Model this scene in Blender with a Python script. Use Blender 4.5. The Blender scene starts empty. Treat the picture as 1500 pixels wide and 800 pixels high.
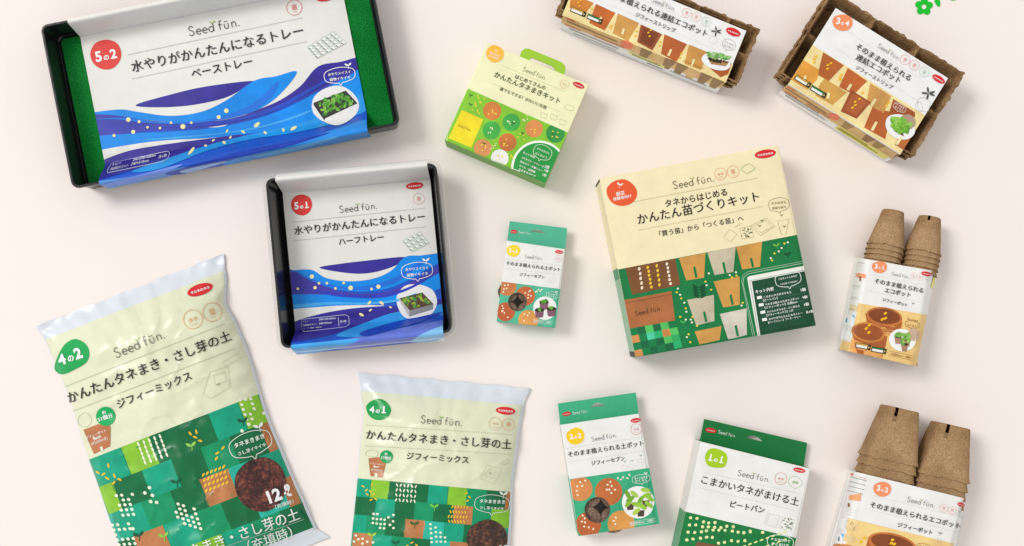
import bpy, bmesh, math, random
from mathutils import Vector, noise
from mathutils.geometry import tessellate_polygon

# ------------------------------------------------------------------ camera, light, exposure
SC = bpy.context.scene
PX = 0.001                       # one photo pixel is one millimetre on the table top
CX, CY, H = 730.0, 500.0, 1.6   # point straight below the camera (photo px) and camera height (m)
cam_d = bpy.data.cameras.new("camera"); cam = bpy.data.objects.new("camera", cam_d)
SC.collection.objects.link(cam); SC.camera = cam
cam.location = ((CX - 750) * PX, -(CY - 400) * PX, H)
cam_d.sensor_width = 36.0; cam_d.lens = 36.0 * H / 1.5
cam_d.shift_x = (750 - CX) / 1500.0; cam_d.shift_y = (CY - 400) / 1500.0
cam_d.clip_start = 0.01; cam_d.clip_end = 100

world = bpy.data.worlds.new("World"); SC.world = world; world.use_nodes = True
bg = world.node_tree.nodes["Background"]
bg.inputs[0].default_value = (1.0, 0.978, 0.962, 1); bg.inputs[1].default_value = 0.745

key_d = bpy.data.lights.new("key_softbox", 'AREA'); key = bpy.data.objects.new("key_softbox", key_d)
SC.collection.objects.link(key)
key.location = (-8.4, 4.06, 10.2)
key.rotation_euler = (Vector((0, 0, 0)) - key.location).to_track_quat('-Z', 'Y').to_euler()
key_d.shape = 'RECTANGLE'; key_d.size = 4.5; key_d.size_y = 4.5
key_d.energy = 990; key_d.color = (1.0, 0.98, 0.955)

SC.view_settings.view_transform = 'Standard'; SC.view_settings.look = 'None'
SC.view_settings.exposure = 0.0; SC.view_settings.gamma = 1.0
SC.render.engine = 'CYCLES'

# ------------------------------------------------------------------ helpers
def W(x, y, z):
    """world point seen at photo pixel (x, y) when it lies at height z"""
    k = (H - z) / H
    return Vector(((CX - 750 + (x - CX) * k) * PX, -(CY - 400 + (y - CY) * k) * PX, z))

def lin(c):
    c /= 255.0
    return c / 12.92 if c <= 0.04045 else ((c + 0.055) / 1.055) ** 2.4

ALB = 0.93
MATS = {}
CAMP = Vector(((CX - 750) * PX, -(CY - 400) * PX, H))
def mat(rgb, kind='paper'):
    key_ = (tuple(rgb), kind)
    if key_ in MATS: return MATS[key_]
    m = bpy.data.materials.new("%s_%d_%d_%d" % ((kind,) + tuple(int(c) for c in rgb)))
    m.use_nodes = True
    nt = m.node_tree; N = nt.nodes; L = nt.links
    b = N["Principled BSDF"]
    col = [min(0.88, lin(c) * ALB) for c in rgb]
    rough, amp, scale, spec = {'paper': (.55, .05, 45, .3), 'paint': (.5, .17, 38, .3), 'ink': (.55, 0, 1, .25),
        'film': (.3, .04, 30, .3), 'filmpaint': (.3, .16, 38, .3), 'filmink': (.32, 0, 1, .3),
        'sleeve': (.38, .03, 40, .35), 'sleevepaint': (.36, .16, 26, .28), 'sleeveink': (.42, 0, 1, .28),
        'black': (.2, .25, 60, .5), 'plastic': (.35, .04, 30, .5), 'table': (.75, .012, 3, .2)}[kind]
    b.inputs['Roughness'].default_value = rough
    b.inputs['Specular IOR Level'].default_value = spec
    geo = N.new('ShaderNodeNewGeometry')
    if amp:
        nz = N.new('ShaderNodeTexNoise'); nz.inputs['Scale'].default_value = scale
        nz.inputs['Detail'].default_value = 6; nz.inputs['Roughness'].default_value = .62
        L.new(geo.outputs['Position'], nz.inputs['Vector'])
        rp = N.new('ShaderNodeValToRGB')
        e = rp.color_ramp.elements
        e[0].position = .3; e[1].position = .7
        e[0].color = [c * (1 - amp) for c in col] + [1]
        e[1].color = [min(.9, c * (1 + amp)) for c in col] + [1]
        L.new(nz.outputs['Fac'], rp.inputs['Fac']); L.new(rp.outputs['Color'], b.inputs['Base Color'])
    else:
        b.inputs['Base Color'].default_value = col + [1]
    def bump(scale, dist, strength=1.0, detail=4, stretch=None):
        nb = N.new('ShaderNodeTexNoise'); nb.inputs['Scale'].default_value = scale
        nb.inputs['Detail'].default_value = detail
        L.new(geo.outputs['Position'], nb.inputs['Vector'])
        bp = N.new('ShaderNodeBump'); bp.inputs['Distance'].default_value = dist
        bp.inputs['Strength'].default_value = strength
        L.new(nb.outputs['Fac'], bp.inputs['Height']); L.new(bp.outputs['Normal'], b.inputs['Normal'])
    if kind.startswith('film'):
        bump(24, .0016, .55, 4)
        cr_ = N.new('ShaderNodeTexNoise'); cr_.noise_type = 'RIDGED_MULTIFRACTAL'; cr_.inputs['Scale'].default_value = 13
        cr_.inputs['Detail'].default_value = 3
        st = N.new('ShaderNodeMapping'); st.inputs['Rotation'].default_value = (0, 0, .5); st.inputs['Scale'].default_value = (1, 2.4, 1)
        L.new(geo.outputs['Position'], st.inputs[0]); L.new(st.outputs[0], cr_.inputs['Vector'])
        b2 = N.new('ShaderNodeBump'); b2.inputs['Distance'].default_value = .0011; b2.inputs['Strength'].default_value = .5
        L.new(cr_.outputs['Fac'], b2.inputs['Height'])
        first = [n for n in N if n.type == 'BUMP' and n != b2][0]
        L.new(first.outputs[0], b2.inputs['Normal']); L.new(b2.outputs[0], b.inputs['Normal'])
        b.inputs['Coat Weight'].default_value = .12; b.inputs['Coat Roughness'].default_value = .12
    elif kind.startswith('sleeve'): bump(14, .002, .5, 3)
    elif kind in ('paper', 'paint', 'ink'): bump(18, .0008, .4, 3)
    elif kind == 'black': bump(120, .0006, .5, 4)
    elif kind == 'table': bump(350, .0003, .25, 4)
    MATS[key_] = m
    return m

def ramp_mat(name, stops, scale, rough=.9, bump_d=.001, detail=8, kind='noise', scale2=None, spec=.15):
    m = bpy.data.materials.new(name); m.use_nodes = True
    nt = m.node_tree; N = nt.nodes; L = nt.links; b = N["Principled BSDF"]
    b.inputs['Roughness'].default_value = rough; b.inputs['Specular IOR Level'].default_value = spec
    geo = N.new('ShaderNodeTexCoord')
    nz = N.new('ShaderNodeTexNoise'); nz.inputs['Scale'].default_value = scale
    nz.inputs['Detail'].default_value = detail; nz.inputs['Roughness'].default_value = .7
    L.new(geo.outputs['Object'], nz.inputs['Vector'])
    fac = nz.outputs['Fac']
    if scale2:
        n2 = N.new('ShaderNodeTexNoise'); n2.inputs['Scale'].default_value = scale2
        n2.inputs['Detail'].default_value = 3
        L.new(geo.outputs['Object'], n2.inputs['Vector'])
        mx = N.new('ShaderNodeMath'); mx.operation = 'ADD'
        sb = N.new('ShaderNodeMath'); sb.operation = 'MULTIPLY_ADD'; sb.inputs[1].default_value = .5; sb.inputs[2].default_value = -.25
        L.new(n2.outputs['Fac'], sb.inputs[0]); L.new(fac, mx.inputs[0]); L.new(sb.outputs[0], mx.inputs[1])
        fac = mx.outputs[0]
    rp = N.new('ShaderNodeValToRGB')
    cr = rp.color_ramp
    while len(cr.elements) < len(stops): cr.elements.new(.5)
    for el, (p, c) in zip(cr.elements, stops):
        el.position = p; el.color = [lin(v) * ALB for v in c] + [1]
    L.new(fac, rp.inputs['Fac']); L.new(rp.outputs['Color'], b.inputs['Base Color'])
    if bump_d:
        bp = N.new('ShaderNodeBump'); bp.inputs['Distance'].default_value = bump_d; bp.inputs['Strength'].default_value = .9
        L.new(nz.outputs['Fac'], bp.inputs['Height']); L.new(bp.outputs['Normal'], b.inputs['Normal'])
    return m

PEAT = ramp_mat("peat_fibre", [(.22, (104, 76, 50)), (.45, (156, 124, 88)), (.58, (174, 141, 103)), (.75, (206, 174, 136))], 520, .95, .0010, 6, scale2=28)
PEATD = ramp_mat("peat_fibre_dark", [(.28, (70, 48, 31)), (.44, (136, 104, 70)), (.58, (162, 128, 90)), (.78, (202, 172, 132))], 360, .95, .0016, 6, scale2=24)
FELT = ramp_mat("green_felt", [(.26, (2, 84, 30)), (.5, (10, 128, 48)), (.74, (44, 160, 74))], 460, .95, .0016, 5, scale2=11)
SOIL = ramp_mat("printed_soil", [(.3, (24, 10, 8)), (.47, (62, 26, 22)), (.56, (100, 46, 38)), (.68, (150, 84, 66))], 230, .3, 0, 9, scale2=60, spec=.5)
SOILB = ramp_mat("printed_soil_brown", [(.3, (22, 14, 10)), (.46, (56, 34, 24)), (.56, (92, 56, 36)), (.7, (150, 98, 60))], 230, .3, 0, 9, scale2=60, spec=.5)
PELLET = ramp_mat("pellet_mesh", [(.3, (84, 66, 56)), (.5, (128, 104, 90)), (.7, (166, 144, 128))], 380, .9, .0012, 6, scale2=60)

def clear_plastic():
    m = bpy.data.materials.new("clear_plastic"); m.use_nodes = True
    N = m.node_tree.nodes; L = m.node_tree.links; out = N["Material Output"]
    b = N["Principled BSDF"]; b.inputs['Base Color'].default_value = (.82, .82, .82, 1); b.inputs['Roughness'].default_value = .16
    t = N.new('ShaderNodeBsdfTransparent'); t.inputs[0].default_value = (.96, .96, .96, 1)
    mx = N.new('ShaderNodeMixShader')
    lw = N.new('ShaderNodeLayerWeight'); lw.inputs[0].default_value = .35
    ma = N.new('ShaderNodeMath'); ma.operation = 'MULTIPLY_ADD'; ma.inputs[1].default_value = .6; ma.inputs[2].default_value = .22
    L.new(lw.outputs['Facing'], ma.inputs[0]); L.new(ma.outputs[0], mx.inputs[0])
    L.new(t.outputs[0], mx.inputs[1]); L.new(b.outputs[0], mx.inputs[2]); L.new(mx.outputs[0], out.inputs[0])
    return m
CLEAR = clear_plastic()

def link(name, mesh, parent=None, loc=None):
    o = bpy.data.objects.new(name, mesh); SC.collection.objects.link(o)
    if parent: o.parent = parent
    if loc is not None: o.location = loc
    return o

def thing(name, label, cat, loc, group=None):
    o = bpy.data.objects.new(name, None); SC.collection.objects.link(o)
    o.location = loc; o.empty_display_size = .03
    o['label'] = label; o['category'] = cat
    if group: o['group'] = group
    return o

def mesh_obj(name, verts, faces, mats, fm=None, parent=None, loc=None, sharp=None):
    me = bpy.data.meshes.new(name); me.from_pydata([tuple(v) for v in verts], [], faces)
    for m in mats: me.materials.append(m)
    if fm: me.polygons.foreach_set('material_index', fm)
    me.update()
    if sharp is not None:
        me.polygons.foreach_set('use_smooth', [True] * len(me.polygons)); me.set_sharp_from_angle(angle=math.radians(sharp))
    return link(name, me, parent, loc)

# glyph outlines -> triangles, cached
_tc = bpy.data.curves.new('glyphs', 'FONT'); _tc.resolution_u = 3
_to = bpy.data.objects.new('glyphs', _tc); SC.collection.objects.link(_to)
GL = {}
def glyphs(s, bold):
    k = (s, bold)
    if k not in GL:
        _tc.body = s; _tc.offset = bold
        dg = bpy.context.evaluated_depsgraph_get(); dg.update()
        ev = _to.evaluated_get(dg); m = ev.to_mesh()
        vs = [(v.co.x, v.co.y) for v in m.vertices]; fs = [tuple(p.vertices) for p in m.polygons]
        ev.to_mesh_clear()
        xs = [v[0] for v in vs]
        GL[k] = (vs, fs, min(xs), max(xs))
    return GL[k]

def lerp(a, b, t): return (a[0] + (b[0] - a[0]) * t, a[1] + (b[1] - a[1]) * t)

def spline(pts, n=6, closed=True):
    out = []; L = len(pts)
    rng = range(L) if closed else range(L - 1)
    for i in rng:
        if closed: p0, p1, p2, p3 = pts[i - 1], pts[i], pts[(i + 1) % L], pts[(i + 2) % L]
        else: p0, p1, p2, p3 = pts[max(i - 1, 0)], pts[i], pts[i + 1], pts[min(i + 2, L - 1)]
        for k in range(n):
            t = k / n; t2 = t * t; t3 = t2 * t
            out.append(tuple(.5 * (2 * p1[a] + (p2[a] - p0[a]) * t + (2 * p0[a] - 5 * p1[a] + 4 * p2[a] - p3[a]) * t2 + (3 * p1[a] - p0[a] - 3 * p2[a] + p3[a]) * t3) for a in (0, 1)))
    if not closed: out.append(tuple(pts[-1]))
    return out

def ell(c, rx, ry=None, rot=0, n=28):
    ry = rx if ry is None else ry; ca, sa = math.cos(rot), math.sin(rot)
    return [(c[0] + rx * math.cos(a) * ca - ry * math.sin(a) * sa, c[1] + rx * math.cos(a) * sa + ry * math.sin(a) * ca)
            for a in [2 * math.pi * i / n for i in range(n)]]

def blob(c, rx, ry, seed=0, n=9, j=.07, rot=0):
    r = random.Random(seed); ca, sa = math.cos(rot), math.sin(rot); p = []
    for i in range(n):
        a = 2 * math.pi * i / n; k = 1 + r.uniform(-j, j)
        x, y = rx * k * math.cos(a), ry * k * math.sin(a)
        p.append((c[0] + x * ca - y * sa, c[1] + x * sa + y * ca))
    return spline(p, 5)

def clip(poly, conv):
    """Sutherland-Hodgman against a convex polygon"""
    A = sum(conv[i][0] * conv[(i + 1) % len(conv)][1] - conv[(i + 1) % len(conv)][0] * conv[i][1] for i in range(len(conv)))
    sg = 1 if A > 0 else -1
    out = list(poly)
    for i in range(len(conv)):
        a, b = conv[i], conv[(i + 1) % len(conv)]
        d = lambda p: sg * ((b[0] - a[0]) * (p[1] - a[1]) - (b[1] - a[1]) * (p[0] - a[0]))
        src, out = out, []
        for j in range(len(src)):
            p, q = src[j], src[(j + 1) % len(src)]
            dp, dq = d(p), d(q)
            if dp >= 0: out.append(p)
            if (dp >= 0) != (dq >= 0): out.append(lerp(p, q, dp / (dp - dq)))
        if len(out) < 3: return []
    return out

# "Seed fun." as drawn strokes: (closed?, points) with x to the right, y up, capital height 1
def arc(cx, cy, rx, ry, a0, a1, n=12):
    return [(cx + rx * math.cos(math.radians(a0 + (a1 - a0) * i / n)), cy + ry * math.sin(math.radians(a0 + (a1 - a0) * i / n))) for i in range(n + 1)]
LOGO = [spline([(.50, .80), (.36, .95), (.16, .92), (.06, .76), (.16, .58), (.40, .46), (.52, .28), (.42, .08), (.20, .02), (.02, .16)], 4, False)]
for ox in (.78, 1.42):
    LOGO.append([(ox, .30), (ox + .48, .30)] + arc(ox + .24, .28, .24, .27, 5, 315, 16))
LOGO += [arc(2.30, .28, .24, .27, 0, 360, 18), [(2.55, .86), (2.55, .02)],
         [(3.20, .02), (3.20, .72)] + arc(3.36, .74, .16, .18, 180, 60, 6), [(3.06, .54), (3.42, .54)],
         [(3.68, .55), (3.68, .26)] + arc(3.88, .24, .2, .22, 180, 360, 9) + [(4.08, .55)],
         [(4.44, .02), (4.44, .55)], [(4.44, .34)] + arc(4.64, .34, .2, .22, 180, 0, 9) + [(4.84, .02)]]
LOGO_DOTS = [(3.78, .74), (3.98, .74), (5.12, .06)]
LOGO_W = 5.2

class Art:
    """printed sheet of one pack, drawn in photo pixels on the surface height(x, y)"""
    def __init__(s, root, zf, main, kinds=('paper', 'paint', 'ink'), dz=.00009):
        s.root, s.zf, s.main, s.kinds, s.dz = root, zf, main, kinds, dz
        s.P = {}; s.extra = []; s.lines = []; s.holes = []; s.subs = {}; s.o = (0, 0); s.sc = 1
        s.h = .6
    def z(s, x0, y0, sc): s.o = (x0, y0); s.sc = sc; return s
    def m(s, col, k):
        return col if isinstance(col, bpy.types.Material) else mat(col, s.kinds[k])
    def poly(s, part, col, pts, layer=1, k=0, holes=(), clipto=None):
        if clipto: pts = clip(pts, clipto)
        if len(pts) < 3: return
        loops = [[Vector((p[0], p[1], 0)) for p in l] for l in [pts] + list(holes)]
        tris = tessellate_polygon(loops)
        flat = [p for l in loops for p in l]
        s.raw(part, col, [(p.x, p.y) for p in flat], tris, layer, k)
    def raw(s, part, col, vs, fs, layer, k):
        if part == 'illustration': part = s.main
        s.P.setdefault(part, []).append(([(s.o[0] + x / s.sc, s.o[1] + y / s.sc) for x, y in vs], fs, layer, s.m(col, k)))
    def text(s, part, t, p0, p1, col=(38, 36, 34), bold=.012, layer=7, sy=1.0, k=2):
        sh = ((0, 0),)
        if any('\u4e00' <= ch <= '\u9fff' for ch in t):      # dense characters are thickened by overprinting
            sh = ((-bold, bold * .4), (bold, -bold * .4)); bold = 0
        vs, fs, x0, x1 = glyphs(t, bold)
        dx, dy = p1[0] - p0[0], p1[1] - p0[1]; Ln = math.hypot(dx, dy); f = Ln / (x1 - x0)
        dx /= Ln; dy /= Ln
        for i, (ox, oy) in enumerate(sh):
            s.raw(part, col, [(p0[0] + (x + ox - x0) * f * dx + (y + oy) * f * sy * dy, p0[1] + (x + ox - x0) * f * dy - (y + oy) * f * sy * dx) for x, y in vs], fs, layer + .3 * i, k)
    def stroke(s, part, col, pts, w, layer=6, k=2, closed=False):
        if closed: pts = list(pts) + [pts[0]]
        vs = []; fs = []; n = len(pts)
        for i, p in enumerate(pts):
            if closed and i in (0, n - 1): a, b = pts[n - 2], pts[1]
            else: a, b = pts[max(i - 1, 0)], pts[min(i + 1, n - 1)]
            dx, dy = b[0] - a[0], b[1] - a[1]; l = math.hypot(dx, dy) or 1
            nx, ny = -dy / l * w / 2, dx / l * w / 2
            vs += [(p[0] + nx, p[1] + ny), (p[0] - nx, p[1] - ny)]
            if i: fs.append((2 * i - 2, 2 * i - 1, 2 * i + 1, 2 * i))
        s.raw(part, col, vs, fs, layer, k)
    def dashes(s, part, col, p0, p1, w, n, layer=6, fill=.55):
        vs = []; fs = []
        dx, dy = p1[0] - p0[0], p1[1] - p0[1]; l = math.hypot(dx, dy); nx, ny = -dy / l * w / 2, dx / l * w / 2
        for i in range(n):
            a, b = lerp(p0, p1, i / n), lerp(p0, p1, (i + fill) / n); j = len(vs)
            vs += [(a[0] + nx, a[1] + ny), (a[0] - nx, a[1] - ny), (b[0] - nx, b[1] - ny), (b[0] + nx, b[1] + ny)]
            fs.append((j, j + 1, j + 2, j + 3))
        s.raw(part, col, vs, fs, layer, 2)
    def dots(s, part, col, pts, rx, ry=None, rot=0, layer=6, jit=0, seed=1):
        r = random.Random(seed)
        for p in pts:
            q = 1 + r.uniform(-jit, jit)
            s.poly(part, col, ell(p, rx * q, (ry or rx) * q, rot + r.uniform(-jit, jit) * 2.5, 10), layer, 2)
    def logo(s, p0, p1, col=(62, 60, 56), w=.076, part='lettering', leaf=(150, 196, 70)):
        dx, dy = p1[0] - p0[0], p1[1] - p0[1]; f = math.hypot(dx, dy) / LOGO_W; l = math.hypot(dx, dy); dx /= l; dy /= l
        T = lambda x, y: (p0[0] + f * (x * dx + y * dy), p0[1] + f * (x * dy - y * dx))
        for st in LOGO: s.stroke(part, col, [T(*q) for q in st], w * f, 7)
        for q in LOGO_DOTS: s.poly(part, col, ell(T(*q), .06 * f, n=8), 7, 2)
        for sx in (-1, 1):
            s.poly(part, leaf, [T(2.55, .84), T(2.55 + sx * .12, 1.0), T(2.55 + sx * .30, 1.06), T(2.55 + sx * .24, .9)], 7, 2)
    def sprout(s, part, c, size, col, rot=0, stem=None, layer=6):
        ca, sa = math.cos(rot), math.sin(rot)
        T = lambda x, y: (c[0] + size * (x * ca - y * sa), c[1] + size * (x * sa + y * ca))
        for q in (-1, 1):
            s.poly(part, col, [T(*p) for p in spline([(0, .05), (q * .18, -.28), (q * .62, -.42), (q * .5, -.08), (q * .25, .06)], 4)], layer, 2)
        s.stroke(part, stem or col, [T(0, 0), T(.06, .3), T(-.05, .62)], size * .09, layer)
    def emblem(s, c, rx, ry, rot=0):
        s.poly('brand_emblem', (216, 38, 46), ell(c, rx, ry, rot), 5, 2)
        d = (math.cos(rot), math.sin(rot)); w = rx * .74; o = (-d[1] * -ry * .30, d[0] * ry * .34)
        p0 = (c[0] - d[0] * w - d[1] * ry * .33, c[1] - d[1] * w + d[0] * ry * .33)
        p1 = (c[0] + d[0] * w - d[1] * ry * .33, c[1] + d[1] * w + d[0] * ry * .33)
        s.text('brand_emblem', 'サカタのタネ', p0, p1, (250, 246, 244), .03, 7)
    def badge(s, c, rx, ry, col, a, b, rot=0, seed=3, scale=1.0):
        s.poly('number_badge', col, blob(c, rx, ry, seed, rot=rot), 4, 2)
        d = (math.cos(rot), math.sin(rot)); n = (-d[1], d[0])
        Q = lambda x, y: (c[0] + rx * (x * d[0] + y * n[0]), c[1] + rx * (x * d[1] + y * n[1]))
        wc = (252, 250, 246)
        for ch, x, hw in ((a, -.47, .2), ('の', 0, .17), (b, .47, .2)):
            if ch == '1': g1, g2 = glyphs('1', .035), glyphs('2', .035); hw = .2 * (g1[3] - g1[2]) / (g2[3] - g2[2])
            s.text('number_badge', ch, Q(x - hw, .29), Q(x + hw, .29), wc, .035, 7)
            if ch == '1': s.poly('number_badge', wc, [Q(x - .16, .21), Q(x + .2, .21), Q(x + .2, .30), Q(x - .16, .30)], 7.4, 2)
    def ring(s, c, r, col, t='苗', rot=0, part='lettering', w=None):
        w = w or max(r * .07, .5); col = tuple(int(c + (246 - c) * .28) for c in col)
        s.stroke(part, col, ell(c, r, n=26), w, 5, closed=True)
        d = (math.cos(rot), math.sin(rot)); h = r * (.34 if len(t) == 1 else .52)
        y = r * .24
        s.text(part, t, (c[0] - d[0] * h - d[1] * y, c[1] - d[1] * h + d[0] * y), (c[0] + d[0] * h - d[1] * y, c[1] + d[1] * h + d[0] * y), col, .02, 6)
        s.stroke(part, col, [(c[0] - d[0] * h * .8 - d[1] * r * .55, c[1] - d[1] * h * .8 + d[0] * r * .55), (c[0] + d[0] * h * .8 - d[1] * r * .55, c[1] + d[1] * h * .8 + d[0] * r * .55)], w * .7, 6)
    def bubble(s, c, rx, ry, rot, l1, l2, col=(250, 250, 250), w=2, sprout=True, part='speech_bubble', tcol=None):
        d = (math.cos(rot), math.sin(rot)); n = (-d[1], d[0])
        Q = lambda x, y: (c[0] + rx * x * d[0] + ry * y * n[0], c[1] + rx * x * d[1] + ry * y * n[1])
        pts = spline([Q(-.98, 0), Q(-.86, -.62), Q(-.3, -.98), Q(.3, -.98), Q(.86, -.62), Q(.98, 0), Q(.86, .62), Q(.35, .95), Q(.12, 1.0), Q(0, 1.3), Q(-.12, 1.0), Q(-.35, .95), Q(-.86, .62)], 5)
        s.stroke(part, col, pts, w, 6, closed=True)
        tc = tcol or col
        if l1: s.text(part, l1, Q(-.72, -.1), Q(.72, -.1), tc, .022, 7)
        if l2: s.text(part, l2, Q(-.66, .6), Q(.66, .6), tc, .022, 7)
        if sprout: s.sprout(part, Q(.62, -1.12), ry * .7, col, rot)
    def inset(s, c, rx, ry, col=(240, 240, 240), seed=5, rot=0, j=.05):
        s.poly('photo_inset', col, blob(c, rx, ry, seed, rot=rot, j=j), 5, 0)
    def leaves(s, quadpts, n, size, seed=2, cols=((96, 176, 48), (60, 140, 40), (150, 205, 80)), layer=7, part='photo_inset'):
        r = random.Random(seed); a, b, c, d = quadpts
        for i in range(n):
            u, v = r.random(), r.random(); p = lerp(lerp(a, b, u), lerp(d, c, u), v); q = r.uniform(.6, 1.25) * size
            s.poly(part, cols[i % len(cols)], ell(p, q, q * .55, r.uniform(0, 3.14), 8), layer, 2)
    def latt(s, O, U, V, us, vs):
        for u in us: s.lines.append(((O[0] + U[0] * u, O[1] + U[1] * u, 0), (U[0], U[1], 0)))
        for v in vs: s.lines.append(((O[0] + V[0] * v, O[1] + V[1] * v, 0), (V[0], V[1], 0)))
    def hole(s, pts): s.holes.append([(s.o[0] + x / s.sc, s.o[1] + y / s.sc) for x, y in pts])
    def cut(s, bm):
        for hp in s.holes:
            xs = [p[0] for p in hp]; ys = [p[1] for p in hp]; bb = (min(xs), max(xs), min(ys), max(ys))
            cx, cy = sum(xs) / len(xs), sum(ys) / len(ys)
            def near():
                out = []
                for f in bm.faces:
                    fx = [v.co.x for v in f.verts]; fy = [v.co.y for v in f.verts]
                    if max(fx) > bb[0] and min(fx) < bb[1] and max(fy) > bb[2] and min(fy) < bb[3]: out.append(f)
                return out
            pl = []
            for i in range(len(hp)):
                a, b = hp[i], hp[(i + 1) % len(hp)]
                nx, ny = b[1] - a[1], -(b[0] - a[0])
                if (cx - a[0]) * nx + (cy - a[1]) * ny > 0: nx, ny = -nx, -ny
                pl.append((a, (nx, ny)))
            for a, n in pl:
                fs = near()
                if not fs: break
                g = set(fs)
                for f in fs: g.update(f.edges); g.update(f.verts)
                bmesh.ops.bisect_plane(bm, geom=list(g), plane_co=(a[0], a[1], 0), plane_no=(n[0], n[1], 0), dist=1e-4)
            kill = []
            for f in near():
                m = f.calc_center_median()
                if all((m.x - a[0]) * n[0] + (m.y - a[1]) * n[1] < 0 for a, n in pl): kill.append(f)
            if kill: bmesh.ops.delete(bm, geom=kill, context='FACES')
    def pos(s, x, y): return W(x, y, s.zf(x, y))
    def finish(s, main_name=None, main_label=None):
        loc = s.root.location.copy(); made = {}
        order = [s.main] + [p for p in s.P if p != s.main]
        for part in order:
            bm = bmesh.new(); mats = []; mi = {}
            for vs, fs, layer, m in s.P.get(part, []):
                if m.name not in mi: mi[m.name] = len(mats); mats.append(m)
                bv = [bm.verts.new((x, y, layer)) for x, y in vs]
                for f in fs:
                    if len(set(f)) < 3: continue
                    try: bf = bm.faces.new([bv[i] for i in f])
                    except ValueError: continue
                    bf.material_index = mi[m.name]
            for co, no in s.lines:
                bmesh.ops.bisect_plane(bm, geom=bm.verts[:] + bm.edges[:] + bm.faces[:], plane_co=co, plane_no=no, dist=1e-4)
            if s.holes: s.cut(bm)
            verts = []; nors = []
            for i, v in enumerate(bm.verts):
                v.index = i
                x, y, ly = v.co; e = .4
                p = s.pos(x, y)
                n = (s.pos(x + e, y) - s.pos(x - e, y)).cross(s.pos(x, y - e) - s.pos(x, y + e))
                n = n.normalized() if n.length > 0 else Vector((0, 0, 1))
                if n.dot(CAMP - p) < 0: n = -n
                verts.append(p + n * (s.dz * ly) - loc); nors.append(n)
            faces = []; fm = []
            for f in bm.faces:
                ids = [v.index for v in f.verts]
                a, b, c = (verts[ids[0]], verts[ids[1]], verts[ids[2]])
                g = Vector((0, 0, 0))
                for q in range(1, len(ids) - 1): g += (verts[ids[q]] - verts[ids[0]]).cross(verts[ids[q + 1]] - verts[ids[0]])
                if g.dot(nors[ids[0]]) < 0: ids.reverse()
                faces.append(ids); fm.append(f.material_index)
            bm.free()
            nart = len(faces)
            if part == s.main:
                for ev, ef, em in s.extra:
                    if em.name not in mi: mi[em.name] = len(mats); mats.append(em)
                    j = len(verts)
                    verts += [Vector(v) - loc for v in ev]; nors += [Vector((0, 0, 0))] * len(ev)
                    for f in ef: faces.append([j + q for q in f]); fm.append(mi[em.name])
            me = bpy.data.meshes.new(part)
            me.from_pydata([tuple(v) for v in verts], [], faces)
            for m in mats: me.materials.append(m)
            me.polygons.foreach_set('material_index', fm)
            me.polygons.foreach_set('use_smooth', [i < nart for i in range(len(faces))])
            me.update()
            ln = []
            for pi, f in enumerate(me.polygons):
                for vi in f.vertices:
                    ln.append(tuple(nors[vi]) if pi < nart else tuple(f.normal))
            me.normals_split_custom_set(ln)
            if part == s.main: o = link(part, me, s.root)
            else: o = link(part, me, made[s.main])
            made[part] = o
        return made[s.main]

def frame(TL, TR):
    dx, dy = TR[0] - TL[0], TR[1] - TL[1]; l = math.hypot(dx, dy); U = (dx / l, dy / l); return U, (-U[1], U[0]), l

def sm(a, b, x):
    t = min(1, max(0, (x - a) / (b - a))); return t * t * (3 - 2 * t)

def box_sides(art, corners, h, cols, z0=0.0006):
    """walls under a carton's front; cols[i] is a list of (t0, t1, rgb) along side i (top, right, bottom, left)"""
    top = [W(x, y, h) for x, y in corners]; bot = [Vector((p.x, p.y, z0)) for p in top]
    for i in range(4):
        j = (i + 1) % 4
        for t0, t1, c in cols[i]:
            m = mat(c, 'paper')
            art.extra.append(([top[i].lerp(top[j], t0), top[i].lerp(top[j], t1), bot[i].lerp(bot[j], t1), bot[i].lerp(bot[j], t0)], [(3, 2, 1, 0)], m))
    art.extra.append((bot, [(0, 1, 2, 3)], mat((210, 205, 196), 'paper')))

def rr_ring(c, ax, ay, hw, hh, r, z, n=6):
    out = []
    for sx, sy, a0 in ((1, 1, 0), (-1, 1, 90), (-1, -1, 180), (1, -1, 270)):
        for i in range(n + 1):
            a = math.radians(a0 + 90 * i / n)
            x = sx * (hw - r) + r * math.cos(a); y = sy * (hh - r) + r * math.sin(a)
            p = c + ax * x + ay * y; out.append(Vector((p.x, p.y, z)))
    return out

def loft(name, rings, cap0, cap1, m, parent, sharp=35):
    loc = parent.location if parent else Vector((0, 0, 0))
    verts = [v - loc for r in rings for v in r]; n = len(rings[0]); faces = []
    for k in range(len(rings) - 1):
        for i in range(n):
            j = (i + 1) % n
            faces.append((k * n + i, k * n + j, (k + 1) * n + j, (k + 1) * n + i))
    if cap0: faces.append(tuple(range(n - 1, -1, -1)))
    if cap1: faces.append(tuple((len(rings) - 1) * n + i for i in range(n)))
    return mesh_obj(name, verts, faces, [m], None, parent, None, sharp)

# ------------------------------------------------------------------ the surface everything lies on
bmv = [(-3, -3, 0), (3, -3, 0), (3, 3, 0), (-3, 3, 0)]
table = mesh_obj('tabletop', bmv, [(0, 1, 2, 3)], [mat((249, 240, 235), 'table')])
table['kind'] = 'structure'
INK = (40, 38, 36); GREY = (150, 148, 142); WHITE = (236, 236, 231)
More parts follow.
